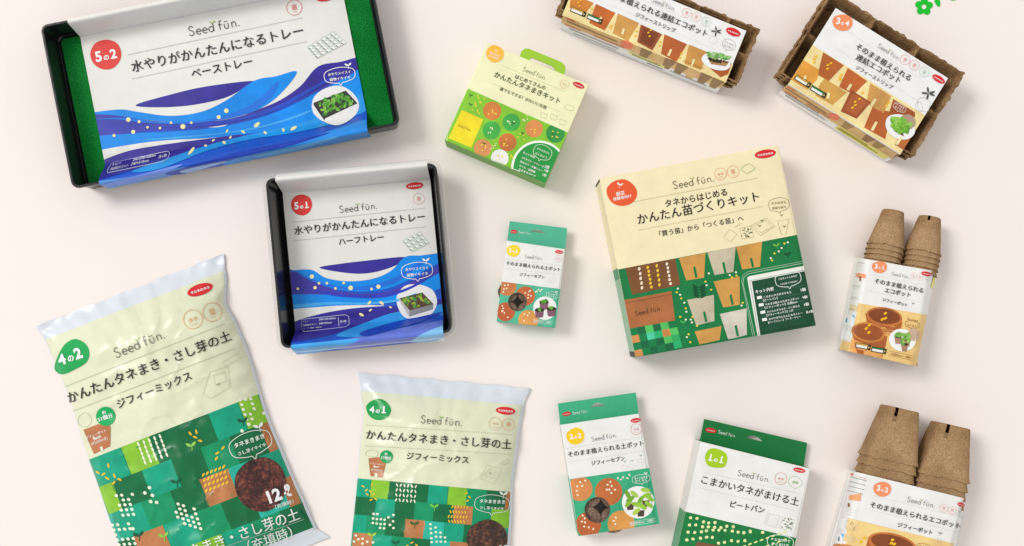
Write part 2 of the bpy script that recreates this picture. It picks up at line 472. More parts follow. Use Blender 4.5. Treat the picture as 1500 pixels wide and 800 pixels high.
# ------------------------------------------------------------------ watering trays with a blue and white sleeve
BLUE, SKY, NAVY = (26, 84, 198), (0, 140, 236), (50, 42, 150)
SEED = (246, 236, 168)
def tray_pack(corners, rim, inset, fold_v, drop, sleeve_uv, label, draw, felt, clear, name):
    """corners: outer rim TL, TR, BL in photo px at height rim"""
    TL, TR, BL = corners
    U, V, w = frame(TL, TR); hgt = math.hypot(BL[0] - TL[0], BL[1] - TL[1])
    pc = W(TL[0] + U[0] * w / 2 + V[0] * hgt / 2, TL[1] + U[1] * w / 2 + V[1] * hgt / 2, rim)
    k = (H - rim) / H * PX
    ax = Vector((U[0], -U[1], 0)); ay = Vector((-V[0], V[1], 0)); hw, hh = w / 2 * k, hgt / 2 * k
    root = thing(name, label, 'tray', (pc.x, pc.y, 0))
    c = Vector((pc.x, pc.y, 0)); R = lambda ins, r, z: rr_ring(c, ax, ay, hw - ins, hh - ins, r, z)
    lip = .0038
    rings = [R(inset + .002, .008, .0008), R(.004, .009, rim - .008), R(.003, .010, rim - .0075), R(.0006, .0105, rim - .007), R(0, .0105, rim - .005), R(.0002, .0105, rim - .001),
             R(.0009, .010, rim), R(lip - .0008, .008, rim), R(lip, .0075, rim - .0008), R(lip + .0004, .007, rim - .005), R(inset + lip * .6 + .001, .008, .009), R(inset + lip * .6 + .004, .006, .006)]
    loft('tray_body', rings, True, True, mat((26, 27, 29), 'black'), root)
    if clear:
        g = .0075
        loft('clear_cover', [R(inset - .003, .013, .0004), R(-.001, .017, rim - .012), R(-.0045, .019, rim - .0105), R(-g + .001, .021, rim - .009), R(-g, .022, rim - .0115)], False, False, CLEAR, root)
    if felt:
        e = inset + lip * .6 + .0055
        loft('felt_mat', [R(e, .006, .0062), R(e, .006, .0098), R(e + .0008, .006, .0106)], True, True, FELT, root)
    top = rim + .0006; fl = .0115
    u0, u1 = sleeve_uv; vN = hgt
    def zf(x, y):
        v = (x - TL[0]) * V[0] + (y - TL[1]) * V[1]; u = (x - TL[0]) * U[0] + (y - TL[1]) * U[1]
        wv = .0007 * noise.noise(Vector((u * .012, v * .03, 3.0 + rim * 50)))
        if v < 5: return top + .0004 - .0022 * (max(0, 1.5 - v) / 5) ** 2 * 3
        if v < fold_v: return top + .0004 + (fl - top) * ((v - 5) / (fold_v - 5)) ** 1.05
        if v < vN - 26: return fl + (wv + .0012) * sm(fold_v, fold_v + 25, v)
        if v < vN - 5: return fl + (wv + .0012) + (top - fl) * (.45 * (v - vN + 26) / 21 + .55 * sm(vN - 26, vN - 5, v)) - (wv + .0012) * sm(vN - 26, vN - 5, v)
        if v < vN + 1: return top + .0012 * math.sin((v - vN + 5) / 6 * math.pi)
        return max(.004, top - (v - vN - 1) * drop)
    art = Art(root, zf, 'paper_sleeve', ('sleeve', 'sleevepaint', 'sleeveink'), .00016)
    dU = Vector((U[0], -U[1], 0))
    def pos(x, y):                      # the sleeve keeps its width: the sideways place is taken at floor level
        p = W(x, y, zf(x, y)); return p + dU * (W(x, y, fl) - p).dot(dU)
    art.pos = pos
    art.latt(TL, U, V, [u0 + (u1 - u0) * i / 24 for i in range(1, 24)],
             [0, 2, 5, 9, fold_v - 3, fold_v, fold_v + 3, fold_v + 12, fold_v + 25] + [fold_v + 25 + (vN - 26 - fold_v - 25) * i / 14 for i in range(1, 15)] +
             [vN - 26 + i * 3 for i in range(1, 8)] + [vN - 4, vN - 3, vN - 2, vN - 1, vN, vN + 1, vN + 3, vN + 5, vN + 7])
    Q = lambda u, v: (TL[0] + U[0] * u + V[0] * v, TL[1] + U[1] * u + V[1] * v)
    draw(art, Q, u0, u1, vN)
    sl = art.finish()
    return root

def draw_base_tray(A, Q, u0, u1, vN):
    cl = [Q(u0, -1), Q(u1, -1), Q(u1, vN + 9), Q(u0, vN + 9)]
    A.z(0, 0, 1); A.poly('paper_sleeve', (232, 232, 226), cl, 0)
    A.z(40, 0, 2.6786)
    cz = [((x - 40) * 2.6786, y * 2.6786) for x, y in cl]
    cnt = [0]
    def P(col, pts, ly, n=5, smooth=True):
        cnt[0] += 1; A.poly('paper_sleeve', col, spline(pts, n) if smooth else pts, ly * .8 + cnt[0] * .12, 1, clipto=cz)
    # fields of colour under the waves
    P(BLUE, [(240, 445), (360, 436), (520, 500), (760, 500), (880, 450), (1000, 410), (1130, 330), (1150, 262), (1400, 205), (1420, 560), (260, 800)], 1, smooth=False)
    P(NAVY, [(425, 413), (560, 372), (700, 340), (890, 318), (840, 352), (770, 386), (650, 412), (530, 421)], 2)
    P((60, 66, 176), [(240, 450), (340, 452), (470, 472), (620, 482), (760, 472), (870, 446), (980, 400), (1070, 340), (1140, 262), (1230, 243), (1330, 222), (1340, 290), (1180, 340), (1060, 395), (930, 450), (800, 486), (650, 505), (480, 512), (250, 535)], 2)
    P(NAVY, [(1142, 262), (1230, 243), (1300, 228), (1310, 260), (1200, 320), (1080, 380), (960, 420), (860, 448), (980, 400), (1070, 340)], 3)
    P(SKY, [(240, 446), (360, 430), (440, 440), (560, 455), (680, 440), (780, 395), (890, 318), (975, 300), (1057, 280), (1020, 340), (950, 405), (865, 446), (750, 472), (600, 480), (460, 470), (340, 452)], 3)
    P(SKY, [(240, 543), (400, 525), (560, 517), (700, 506), (850, 480), (1000, 432), (1140, 362), (1250, 305), (1330, 262), (1345, 350), (1200, 440), (1050, 490), (880, 524), (720, 543), (560, 550), (420, 566), (240, 604)], 3)
    P((232, 232, 226), [(240, 604), (420, 566), (560, 550), (720, 542), (850, 528), (680, 548), (520, 570), (400, 592), (300, 628), (240, 660)], 4)
    P(NAVY, [(240, 660), (300, 628), (400, 592), (520, 570), (680, 548), (850, 528), (720, 570), (600, 610), (480, 650), (320, 700), (250, 720)], 3)
    P((36, 150, 226), [(440, 668), (560, 622), (700, 574), (850, 534), (1020, 496), (1180, 445), (1330, 360), (1350, 420), (1230, 478), (1060, 520), (880, 548), (720, 590), (600, 640), (520, 664)], 4)
    P((90, 150, 225), [(240, 720), (420, 690), (700, 640), (760, 640), (560, 690), (300, 760)], 4)
    P((40, 140, 228), [(800, 610), (1100, 545), (1340, 470), (1350, 540), (1100, 590), (820, 650)], 4)
    for col, pts, ly in [((30, 116, 222), [(262, 470), (380, 462), (520, 478), (660, 476), (800, 446), (900, 396), (985, 318), (960, 380), (880, 436), (780, 466), (640, 486), (480, 484), (360, 470)], 5),
                         ((40, 72, 190), [(520, 500), (680, 486), (840, 462), (980, 416), (1110, 346), (1230, 286), (1110, 362), (980, 432), (840, 472), (680, 496)], 5),
                         ((66, 172, 246), [(420, 552), (600, 536), (780, 520), (960, 484), (1120, 430), (1060, 462), (900, 506), (720, 532), (560, 546)], 5),
                         ((40, 34, 132), [(320, 660), (430, 622), (540, 592), (660, 566), (580, 596), (470, 632), (360, 676)], 5),
                         ((20, 60, 176), [(560, 676), (700, 636), (860, 592), (1040, 556), (1200, 520), (1060, 566), (880, 606), (720, 650), (620, 680)], 5),
                         ((110, 140, 226), [(330, 716), (520, 668), (640, 640), (560, 672), (420, 712)], 6),  # last pale streaks: sheen of the rolled front edge painted into the print
                         ((150, 186, 240), [(620, 664), (760, 632), (800, 628), (720, 652), (640, 674)], 6),
                         ((80, 170, 240), [(900, 606), (1080, 566), (1240, 528), (1120, 570), (960, 606)], 6)]: P(col, pts, ly)
    for i, p in enumerate([(398, 470), (440, 478), (342, 532), (417, 518), (473, 500), (522, 503), (565, 482), (612, 497), (645, 482), (752, 460), (782, 435)]):
        A.dots('paper_sleeve', SEED, [p], (9, 6, 6, 8, 5, 5, 5, 10, 5, 8, 9)[i], None, 0, 6)
    for p, r, a in [((785, 514), 7, -1), ((902, 490), 14, -.7), ((848, 518), 9, .6), ((935, 522), 9, .8), ((1007, 512), 9, 1.1), ((1047, 505), 14, -.6), ((652, 593), 15, -1.2), ((703, 573), 7, .3), ((731, 551), 7, -.6), ((776, 561), 9, .5), ((798, 539), 7, -1)]:
        A.dots('paper_sleeve', SEED, [p], r, r * .5, a, 6)
    A.badge((310, 217), 63, 58, (226, 62, 56), '5', '2', -.2, 4)
    A.logo((638, 143), (834, 103), INK)
    A.dashes('lettering', GREY, (395, 216), (1083, 70), 2.2, 110)
    A.dashes('lettering', GREY, (412, 310), (1100, 163), 2.2, 110)
    A.text('lettering', '水やりがかんたんになるトレー', (414, 282), (1086, 137), INK, .014)
    A.text('lettering', 'ベーストレー', (648, 306), (886, 255), INK, .014)
    A.ring((1048, 30), 30, (214, 92, 80), '苗', -.2)
    A.emblem((1172, -12), 40, 17, -.2)
    A.poly('illustration', (206, 216, 204), [(1098, 184), (1203, 122), (1254, 170), (1136, 232)], 4, 0)
    for i in range(6):
        for j in range(4):
            c = lerp(lerp((1112, 186), (1200, 134), i / 5), lerp((1140, 218), (1240, 166), i / 5), j / 3)
            A.poly('illustration', (246, 247, 242), [(c[0] - 8, c[1]), (c[0], c[1] - 5), (c[0] + 9, c[1] + 1), (c[0] + 1, c[1] + 7)], 5, 2)
            A.poly('illustration', (104, 112, 104), [(c[0] - 8, c[1] + 1), (c[0] + 1, c[1] + 7), (c[0] + 1, c[1] + 10), (c[0] - 8, c[1] + 5)], 6, 2)
    A.bubble((1226, 296), 62, 30, -.14, '水やりスイスイ', '植物イキイキ', w=2.6)
    A.inset((1210, 414), 94, 78, (236, 236, 236), 7)
    A.poly('photo_inset', (52, 52, 50), [(1124, 404), (1250, 356), (1296, 406), (1168, 466)], 6, 0)
    A.poly('photo_inset', (30, 30, 30), [(1124, 404), (1168, 466), (1168, 476), (1124, 412)], 6, 0)
    A.leaves([(1134, 402), (1248, 362), (1284, 404), (1170, 452)], 70, 9, 3, ((86, 168, 52), (56, 130, 44), (140, 200, 84)))
    A.stroke('info_box', (220, 226, 244), [(333, 640), (548, 594), (562, 600), (566, 622), (552, 632), (340, 676), (330, 664)], 1.8, 6, closed=True)
    A.text('info_box', 'トレー', (342, 652), (374, 645), (232, 236, 246), .01)
    A.text('info_box', '290×590×60mm', (420, 634), (508, 615), (232, 236, 246), .01)
    A.text('info_box', '底面給水マット', (344, 667), (412, 652), (232, 236, 246), .01)
    A.text('info_box', '240×510mm', (422, 649), (490, 634), (232, 236, 246), .01)
    A.text('info_box', '各1枚', (524, 622), (556, 615), (232, 236, 246), .01)

tray_pack(((58, 37), (539, -58), (100, 278)), .052, .003, 28, .0044, (55, 445),
          'long black seedling tray with green felt mat under a blue and white wraparound sleeve', draw_base_tray, True, False, 'seedling_tray')

def draw_half_tray(A, Q, u0, u1, vN):
    cl = [Q(u0, -6), Q(u1, -6), Q(u1, vN + 10), Q(u0, vN + 10)]
    A.z(0, 0, 1); A.poly('paper_sleeve', (230, 230, 224), cl, 0)
    S = 800 / 310; A.z(370, 220, S)
    cz = [((x - 370) * S, (y - 220) * S) for x, y in cl]
    cnt = [0]
    def P(col, pts, ly, n=5, smooth=True):
        cnt[0] += 1; A.poly('paper_sleeve', col, spline(pts, n) if smooth else pts, ly * .8 + cnt[0] * .12, 1, clipto=cz)
    P(BLUE, [(100, 462), (215, 452), (300, 520), (520, 500), (570, 412), (760, 385), (780, 800), (100, 820)], 1, smooth=False)
    P(NAVY, [(253, 444), (330, 430), (420, 419), (575, 404), (548, 432), (480, 457), (410, 467), (330, 461)], 2)
    P((66, 60, 170), [(100, 458), (170, 458), (240, 500), (320, 530), (420, 544), (520, 532), (620, 488), (700, 440), (740, 400), (740, 470), (640, 516), (520, 556), (380, 556), (250, 550), (100, 556)], 2)
    P(SKY, [(100, 464), (215, 451), (280, 484), (370, 496), (460, 485), (525, 455), (577, 404), (640, 398), (745, 386), (735, 410), (660, 450), (600, 486), (520, 520), (430, 534), (330, 528), (240, 500), (165, 460)], 3)
    P(SKY, [(100, 553), (250, 545), (390, 553), (520, 546), (620, 508), (745, 450), (750, 500), (620, 556), (500, 580), (380, 586), (260, 592), (100, 612)], 3)
    P((232, 233, 228), [(100, 612), (260, 592), (400, 586), (500, 588), (380, 598), (280, 614), (200, 634), (100, 664)], 4)
    P(NAVY, [(100, 664), (200, 634), (300, 608), (420, 597), (560, 588), (740, 560), (745, 590), (560, 622), (420, 656), (300, 700), (100, 730)], 3)
    P((44, 152, 230), [(330, 700), (420, 656), (520, 618), (640, 596), (750, 580), (750, 616), (640, 630), (520, 664), (420, 704)], 4)
    P((70, 168, 240), [(120, 745), (300, 722), (420, 712), (350, 742), (240, 764), (120, 790)], 4)
    P((100, 120, 215), [(300, 735), (480, 690), (640, 660), (760, 640), (760, 690), (560, 720), (380, 750)], 3)
    P((130, 190, 240), [(600, 720), (740, 660), (745, 700), (690, 720)], 5)
    P((232, 238, 244), [(690, 724), (760, 690), (760, 724)], 6, smooth=False)
    for col, pts, ly in [((28, 112, 220), [(160, 462), (240, 492), (340, 516), (440, 512), (530, 484), (600, 440), (660, 412), (600, 462), (530, 504), (440, 528), (330, 524), (240, 500)], 5),
                         ((44, 60, 186), [(240, 530), (360, 548), (480, 548), (580, 522), (680, 474), (600, 524), (500, 556), (380, 558), (280, 546)], 5),
                         ((70, 174, 246), [(160, 584), (300, 574), (420, 576), (540, 566), (620, 540), (560, 570), (440, 584), (300, 584), (170, 596)], 5),
                         ((38, 32, 130), [(180, 672), (280, 636), (380, 616), (460, 610), (380, 632), (290, 664), (200, 692)], 5),
                         ((18, 62, 180), [(420, 690), (520, 656), (640, 628), (720, 612), (650, 646), (540, 680), (450, 704)], 5)]: P(col, pts, ly)
    for i, p in enumerate([(225, 478), (252, 503), (237, 520), (172, 524), (282, 503), (314, 523), (345, 502), (371, 521), (450, 525), (476, 516)]):
        A.dots('paper_sleeve', SEED, [p], (8, 5, 6.5, 5, 5, 5, 5, 9, 5, 8)[i], None, 0, 6)
    for p, r, a in [((442, 577), 9, -.9), ((488, 578), 10, .6), ((446, 605), 7, -.6), ((412, 622), 10, .5), ((522, 594), 6, .3)]:
        A.dots('paper_sleeve', SEED, [p], r, r * .5, a, 6)
    A.badge((186, 209), 41, 39, (222, 56, 52), '5', '1', -.1, 4)
    A.logo((330, 238), (471, 222), INK)
    A.dashes('lettering', GREY, (150, 273), (655, 219), 1.8, 100)
    A.dashes('lettering', GREY, (156, 343), (660, 289), 1.8, 100)
    A.text('lettering', '水やりがかんたんになるトレー', (160, 319), (652, 264), INK, .016)
    A.text('lettering', 'ハーフトレー', (327, 358), (497, 339), INK, .016)
    A.emblem((613, 135), 33, 13, -.1)
    A.ring((628, 184), 21, (220, 120, 110), '苗', -.1)
    A.poly('illustration', (202, 216, 202), [(566, 342), (632, 308), (668, 352), (602, 387)], 4, 0)
    for i in range(4):
        for j in range(3):
            c = lerp(lerp((578, 344), (630, 316), i / 3), lerp((602, 372), (656, 346), i / 3), j / 2)
            A.poly('illustration', (247, 248, 244), [(c[0] - 7, c[1]), (c[0], c[1] - 4), (c[0] + 8, c[1] + 1), (c[0] + 1, c[1] + 6)], 5, 2)
            A.poly('illustration', (96, 104, 96), [(c[0] - 7, c[1] + 1), (c[0] + 1, c[1] + 6), (c[0] + 1, c[1] + 9), (c[0] - 7, c[1] + 4)], 6, 2)
    A.bubble((622, 456), 60, 31, -.09, '水やりスイスイ', '植物イキイキ', w=2.2)
    A.inset((620, 573), 78, 68, (238, 238, 238), 9)
    A.poly('photo_inset', (86, 66, 46), [(556, 560), (642, 538), (684, 582), (594, 606)], 6, 0)
    A.poly('photo_inset', (190, 190, 192), [(548, 556), (556, 560), (594, 606), (590, 628)], 6, 0)
    A.poly('photo_inset', (140, 142, 146), [(594, 606), (684, 582), (682, 602), (592, 630)], 6, 0)
    A.leaves([(562, 560), (642, 542), (676, 578), (596, 600)], 34, 7, 4, ((110, 170, 50), (70, 150, 80), (170, 190, 60)))
    A.stroke('info_box', (216, 224, 246), [(186, 640), (350, 622), (364, 628), (366, 660), (354, 670), (200, 688), (186, 680)], 1.5, 6, closed=True)
    for t, x0, x1, y in [('トレー', 192, 212, 651), ('290×295×60mm', 252, 316, 644), ('底面給水マット', 193, 244, 665), ('240×255mm', 252, 300, 659), ('フード 透明・通気孔', 194, 262, 679), ('各1枚', 332, 356, 652)]:
        A.text('info_box', t, (x0, y), (x1, y - (x1 - x0) * .1), (230, 236, 248), .01)
    A.stroke('info_box', (216, 224, 246), [(324, 632), (328, 668)], 1.5, 6)

tray_pack(((388, 262), (639, 238), (412, 511)), .058, .006, 23, .0042, (24, 241),
          'square black seedling tray in a clear outer cover with a blue and white sleeve', draw_half_tray, False, True, 'seedling_tray')
# ------------------------------------------------------------------ cartons
def carton(name, label, cat, corners, h, sides, draw, kinds=('paper', 'paint', 'ink'), round_=1.2, group=None):
    """corners: the front face TL, TR, BR, BL in photo px at height h"""
    c = [W(x, y, h) for x, y in corners]; m = sum(c, Vector()) / 4
    root = thing(name, label, cat, (m.x, m.y, 0), group)
    U, V, w = frame(corners[0], corners[1])
    hg = math.hypot(corners[3][0] - corners[0][0], corners[3][1] - corners[0][1]); sd = sum(corners[0]) * .37
    def zf(x, y):
        u = (x - corners[0][0]) * U[0] + (y - corners[0][1]) * U[1]; v = (x - corners[0][0]) * V[0] + (y - corners[0][1]) * V[1]
        e = max(0, min(u, w - u, v, hg - v)); q = max(0, 1 - e / 1.4)
        return h - .0010 * q * q + sm(0, 40, e) * (.0009 + .0011 * noise.noise(Vector((u * .014, v * .014, sd))))
    art = Art(root, zf, 'carton', kinds)
    art.latt(corners[0], U, V, [.35, .8, 1.4, w - 1.4, w - .8, w - .35] + [w * i / 12 for i in range(1, 12)], [.35, .8, 1.4, hg - 1.4, hg - .8, hg - .35] + [hg * i / 12 for i in range(1, 12)])
    box_sides(art, corners, h - .0010, sides)
    draw(art, root); art.finish()
    return root
def plain(c): return [(0, 1, c)]

def hang_tab(root, pts, z, hole, draw, colour, thick=.0006):
    """card header lying on the table behind the carton; pts in photo px"""
    pts = [pts[0], pts[1], lerp(pts[1], pts[2], 1.14), lerp(pts[0], pts[3], 1.14)]
    art = Art(root, lambda x, y: z, 'hang_tab')
    art.poly('hang_tab', colour, pts, 0); art.hole(hole)
    draw(art)
    n = len(pts); top = [W(x, y, z) for x, y in pts]
    bot = [Vector((p.x, p.y, z - thick)) for p in top]
    art.extra.append((top + bot, [(i, i + n, (i + 1) % n + n, (i + 1) % n) for i in range(n)], mat(colour, 'paper')))
    art.finish()

def pellet(label, p, r, z, ang, group):
    n = 26; rng = random.Random(int(ang * 100)); rings = []
    for rr, zz in ((.2, 0), (.92, 0), (1, .0018), (1, .0062), (.93, .0078), (.7, .0082), (.18, .0078), (.1, .0066)):
        rings.append([Vector((math.cos(2 * math.pi * i / n) * r * rr * (1 + .025 * math.sin(i * 2.1 + ang)), math.sin(2 * math.pi * i / n) * r * rr, zz)) for i in range(n)])
    o = loft('peat_pellet', rings, True, True, PELLET, None, 40)
    o.location = (p.x, p.y, z); o.rotation_euler = (rng.uniform(-.1, .1), rng.uniform(-.1, .1), ang)
    o['label'] = label; o['category'] = 'peat pellet'; o['group'] = group

# --- green starter kit with a handle
CREAM_G = (240, 240, 196)
def draw_green(A, root):
    A.z(630, 50, 10 / 3)
    TLz, TRz, BRz, BLz = (277, 43), (775, 247), (563, 728), (72, 518)
    q = [TLz, TRz, BRz, BLz]
    A.poly('carton', CREAM_G, q, 0)
    gq = [(183, 266), (672, 480), (563, 728), (72, 518)]
    A.poly('carton', (134, 200, 52), gq, 1, 1)
    I = 'illustration'
    for c, r, col in [((303, 375), 45, (206, 128, 62)), ((397, 432), 43, (66, 172, 74)), ((508, 462), 43, (222, 146, 84)), ((612, 485), 46, (52, 150, 70)),
                      ((300, 470), 44, (72, 178, 76)), ((378, 528), 44, (196, 116, 58)), ((257, 556), 43, (220, 150, 92)), ((340, 606), 43, (242, 242, 236))]:
        A.poly(I, col, ell(c, r), 2, 1, clipto=gq)
    A.poly(I, (248, 222, 38), [(155, 370), (260, 417), (201, 555), (90, 508)], 2, 1)
    A.text(I, 'Seed fun.', (134, 450), (200, 476), (190, 170, 40), .01, 5)
    yl = (250, 226, 80)
    for c, cx in [((303, 375), yl), ((397, 432), (240, 240, 200)), ((508, 470), yl), ((612, 490), yl), ((300, 470), (240, 240, 200)), ((378, 528), yl), ((257, 556), yl), ((340, 608), yl), ((250, 318), yl), ((238, 350), yl), ((460, 410), (240, 240, 190)), ((448, 500), yl), ((316, 545), (230, 240, 180)), ((392, 595), yl), ((225, 380), yl)]:
        r = random.Random(int(c[0]))
        for i in range(5):
            A.poly(I, cx, ell((c[0] + r.uniform(-19, 19), c[1] + r.uniform(-17, 17)), 4.2, 3, r.uniform(0, 3), 8), 4, 2, clipto=gq)
    for c in [(198, 300), (196, 345), (600, 488), (404, 436), (452, 486), (262, 535)]: A.sprout(I, c, 15, (44, 104, 40), .4)
    ring = ell((532, 656), 136, n=60)
    A.poly('contents_panel', (246, 248, 236), ring, 3, 2, clipto=gq)
    A.poly('contents_panel', (40, 152, 66), ell((532, 656), 125, n=60), 4, 1, clipto=gq)
    d = .405
    T = lambda t, x, y, l, col=(248, 250, 240): A.text('contents_panel', t, (x, y), (x + l * math.cos(d), y + l * math.sin(d)), col, .02)
    T('キット内容', 452, 582, 64)
    T('タネまき土・ジフィーポット', 446, 606, 138); T('花のタネ・木箱トレー', 438, 626, 120); T('ラベル・説明書', 434, 646, 84); T('タネまきガイド', 430, 664, 90)
    T('1個', 560, 650, 20); T('4個', 556, 668, 20); T('1枚', 548, 690, 20)
    A.bubble((549, 578), 46, 35, d, 'タネまきから', 'はじめよう', (220, 240, 210), 2.4, False)
    A.poly('number_badge', (250, 190, 66), blob((316, 98), 45, 41, 4, rot=.4), 4, 2)
    A.sprout('number_badge', (322, 84), 11, (252, 250, 240), .4)
    A.text('number_badge', 'はじめて', (290, 94), (336, 113), (252, 250, 240), .02); A.text('number_badge', 'さん向け', (284, 108), (336, 129), (252, 250, 240), .02)
    ink = (74, 82, 44)
    A.logo((450, 180), (562, 226), (104, 118, 60))
    A.dashes('lettering', (190, 196, 140), (345, 150), (655, 280), 1.8, 90); A.dashes('lettering', (190, 196, 140), (300, 240), (635, 380), 1.8, 90)
    A.text('lettering', 'はじめてさんの', (413, 214), (560, 273), ink, .014)
    A.text('lettering', 'かんたんタネまきキット', (311, 206), (630, 340), ink, .016)
    A.text('lettering', '誰でもできる！かわいいお庭', (339, 273), (566, 367), ink, .012)
    A.emblem((725, 250), 30, 13, .4)
    A.ring((656, 245), 21, (238, 168, 110), 'タネ', .4)
    for p in ((556, 396), (606, 404), (650, 430)):
        A.stroke(I, (170, 176, 120), [(p[0] - 16, p[1] - 14), (p[0] + 16, p[1] - 4), (p[0] + 10, p[1] + 18), (p[0] - 18, p[1] + 8)], 1.6, 3, closed=True)
    A.stroke(I, (180, 186, 120), ell((680, 360), 24, 13, .3), 1.4, 3, closed=True)
    # carrying handle, a bent loop of card in the back edge
    A.z(630, 50, 10 / 3)
rt = carton('starter_kit_box', 'small lime green starter kit carton with a carrying handle', 'seed kit',
       [(713.1, 62.9), (862.5, 124.1), (798.9, 268.4), (651.6, 205.4)], .052,
       [plain(CREAM_G), [(0, .48, CREAM_G), (.48, 1, (126, 188, 60))], plain((122, 178, 84)), [(0, .5, (124, 184, 60)), (.5, 1, CREAM_G)]], draw_green)
def green_handle():
    out = [(436, 112), (446, 84), (462, 71), (482, 71), (640, 136), (658, 152), (663, 170), (655, 200)]
    inn = [(482, 134), (488, 119), (500, 115), (592, 153), (607, 165), (618, 190)]
    pts = out + inn[::-1]
    z1 = .046; P = [W(630 + x * .3, 50 + y * .3, z1) for x, y in pts]
    lo = [p - Vector((0, 0, .0035)) for p in P]; n = len(P)
    tris = [list(t) for t in tessellate_polygon([[Vector((p.x, p.y, 0)) for p in P]])]
    fs = tris + [[i + n for i in reversed(t)] for t in tris] + [(i, i + n, (i + 1) % n + n, (i + 1) % n) for i in range(n)]
    loc = rt.location
    o = mesh_obj('handle', [p - loc for p in P + lo], fs, [mat((158, 206, 48), 'plastic')], None, rt)
green_handle()

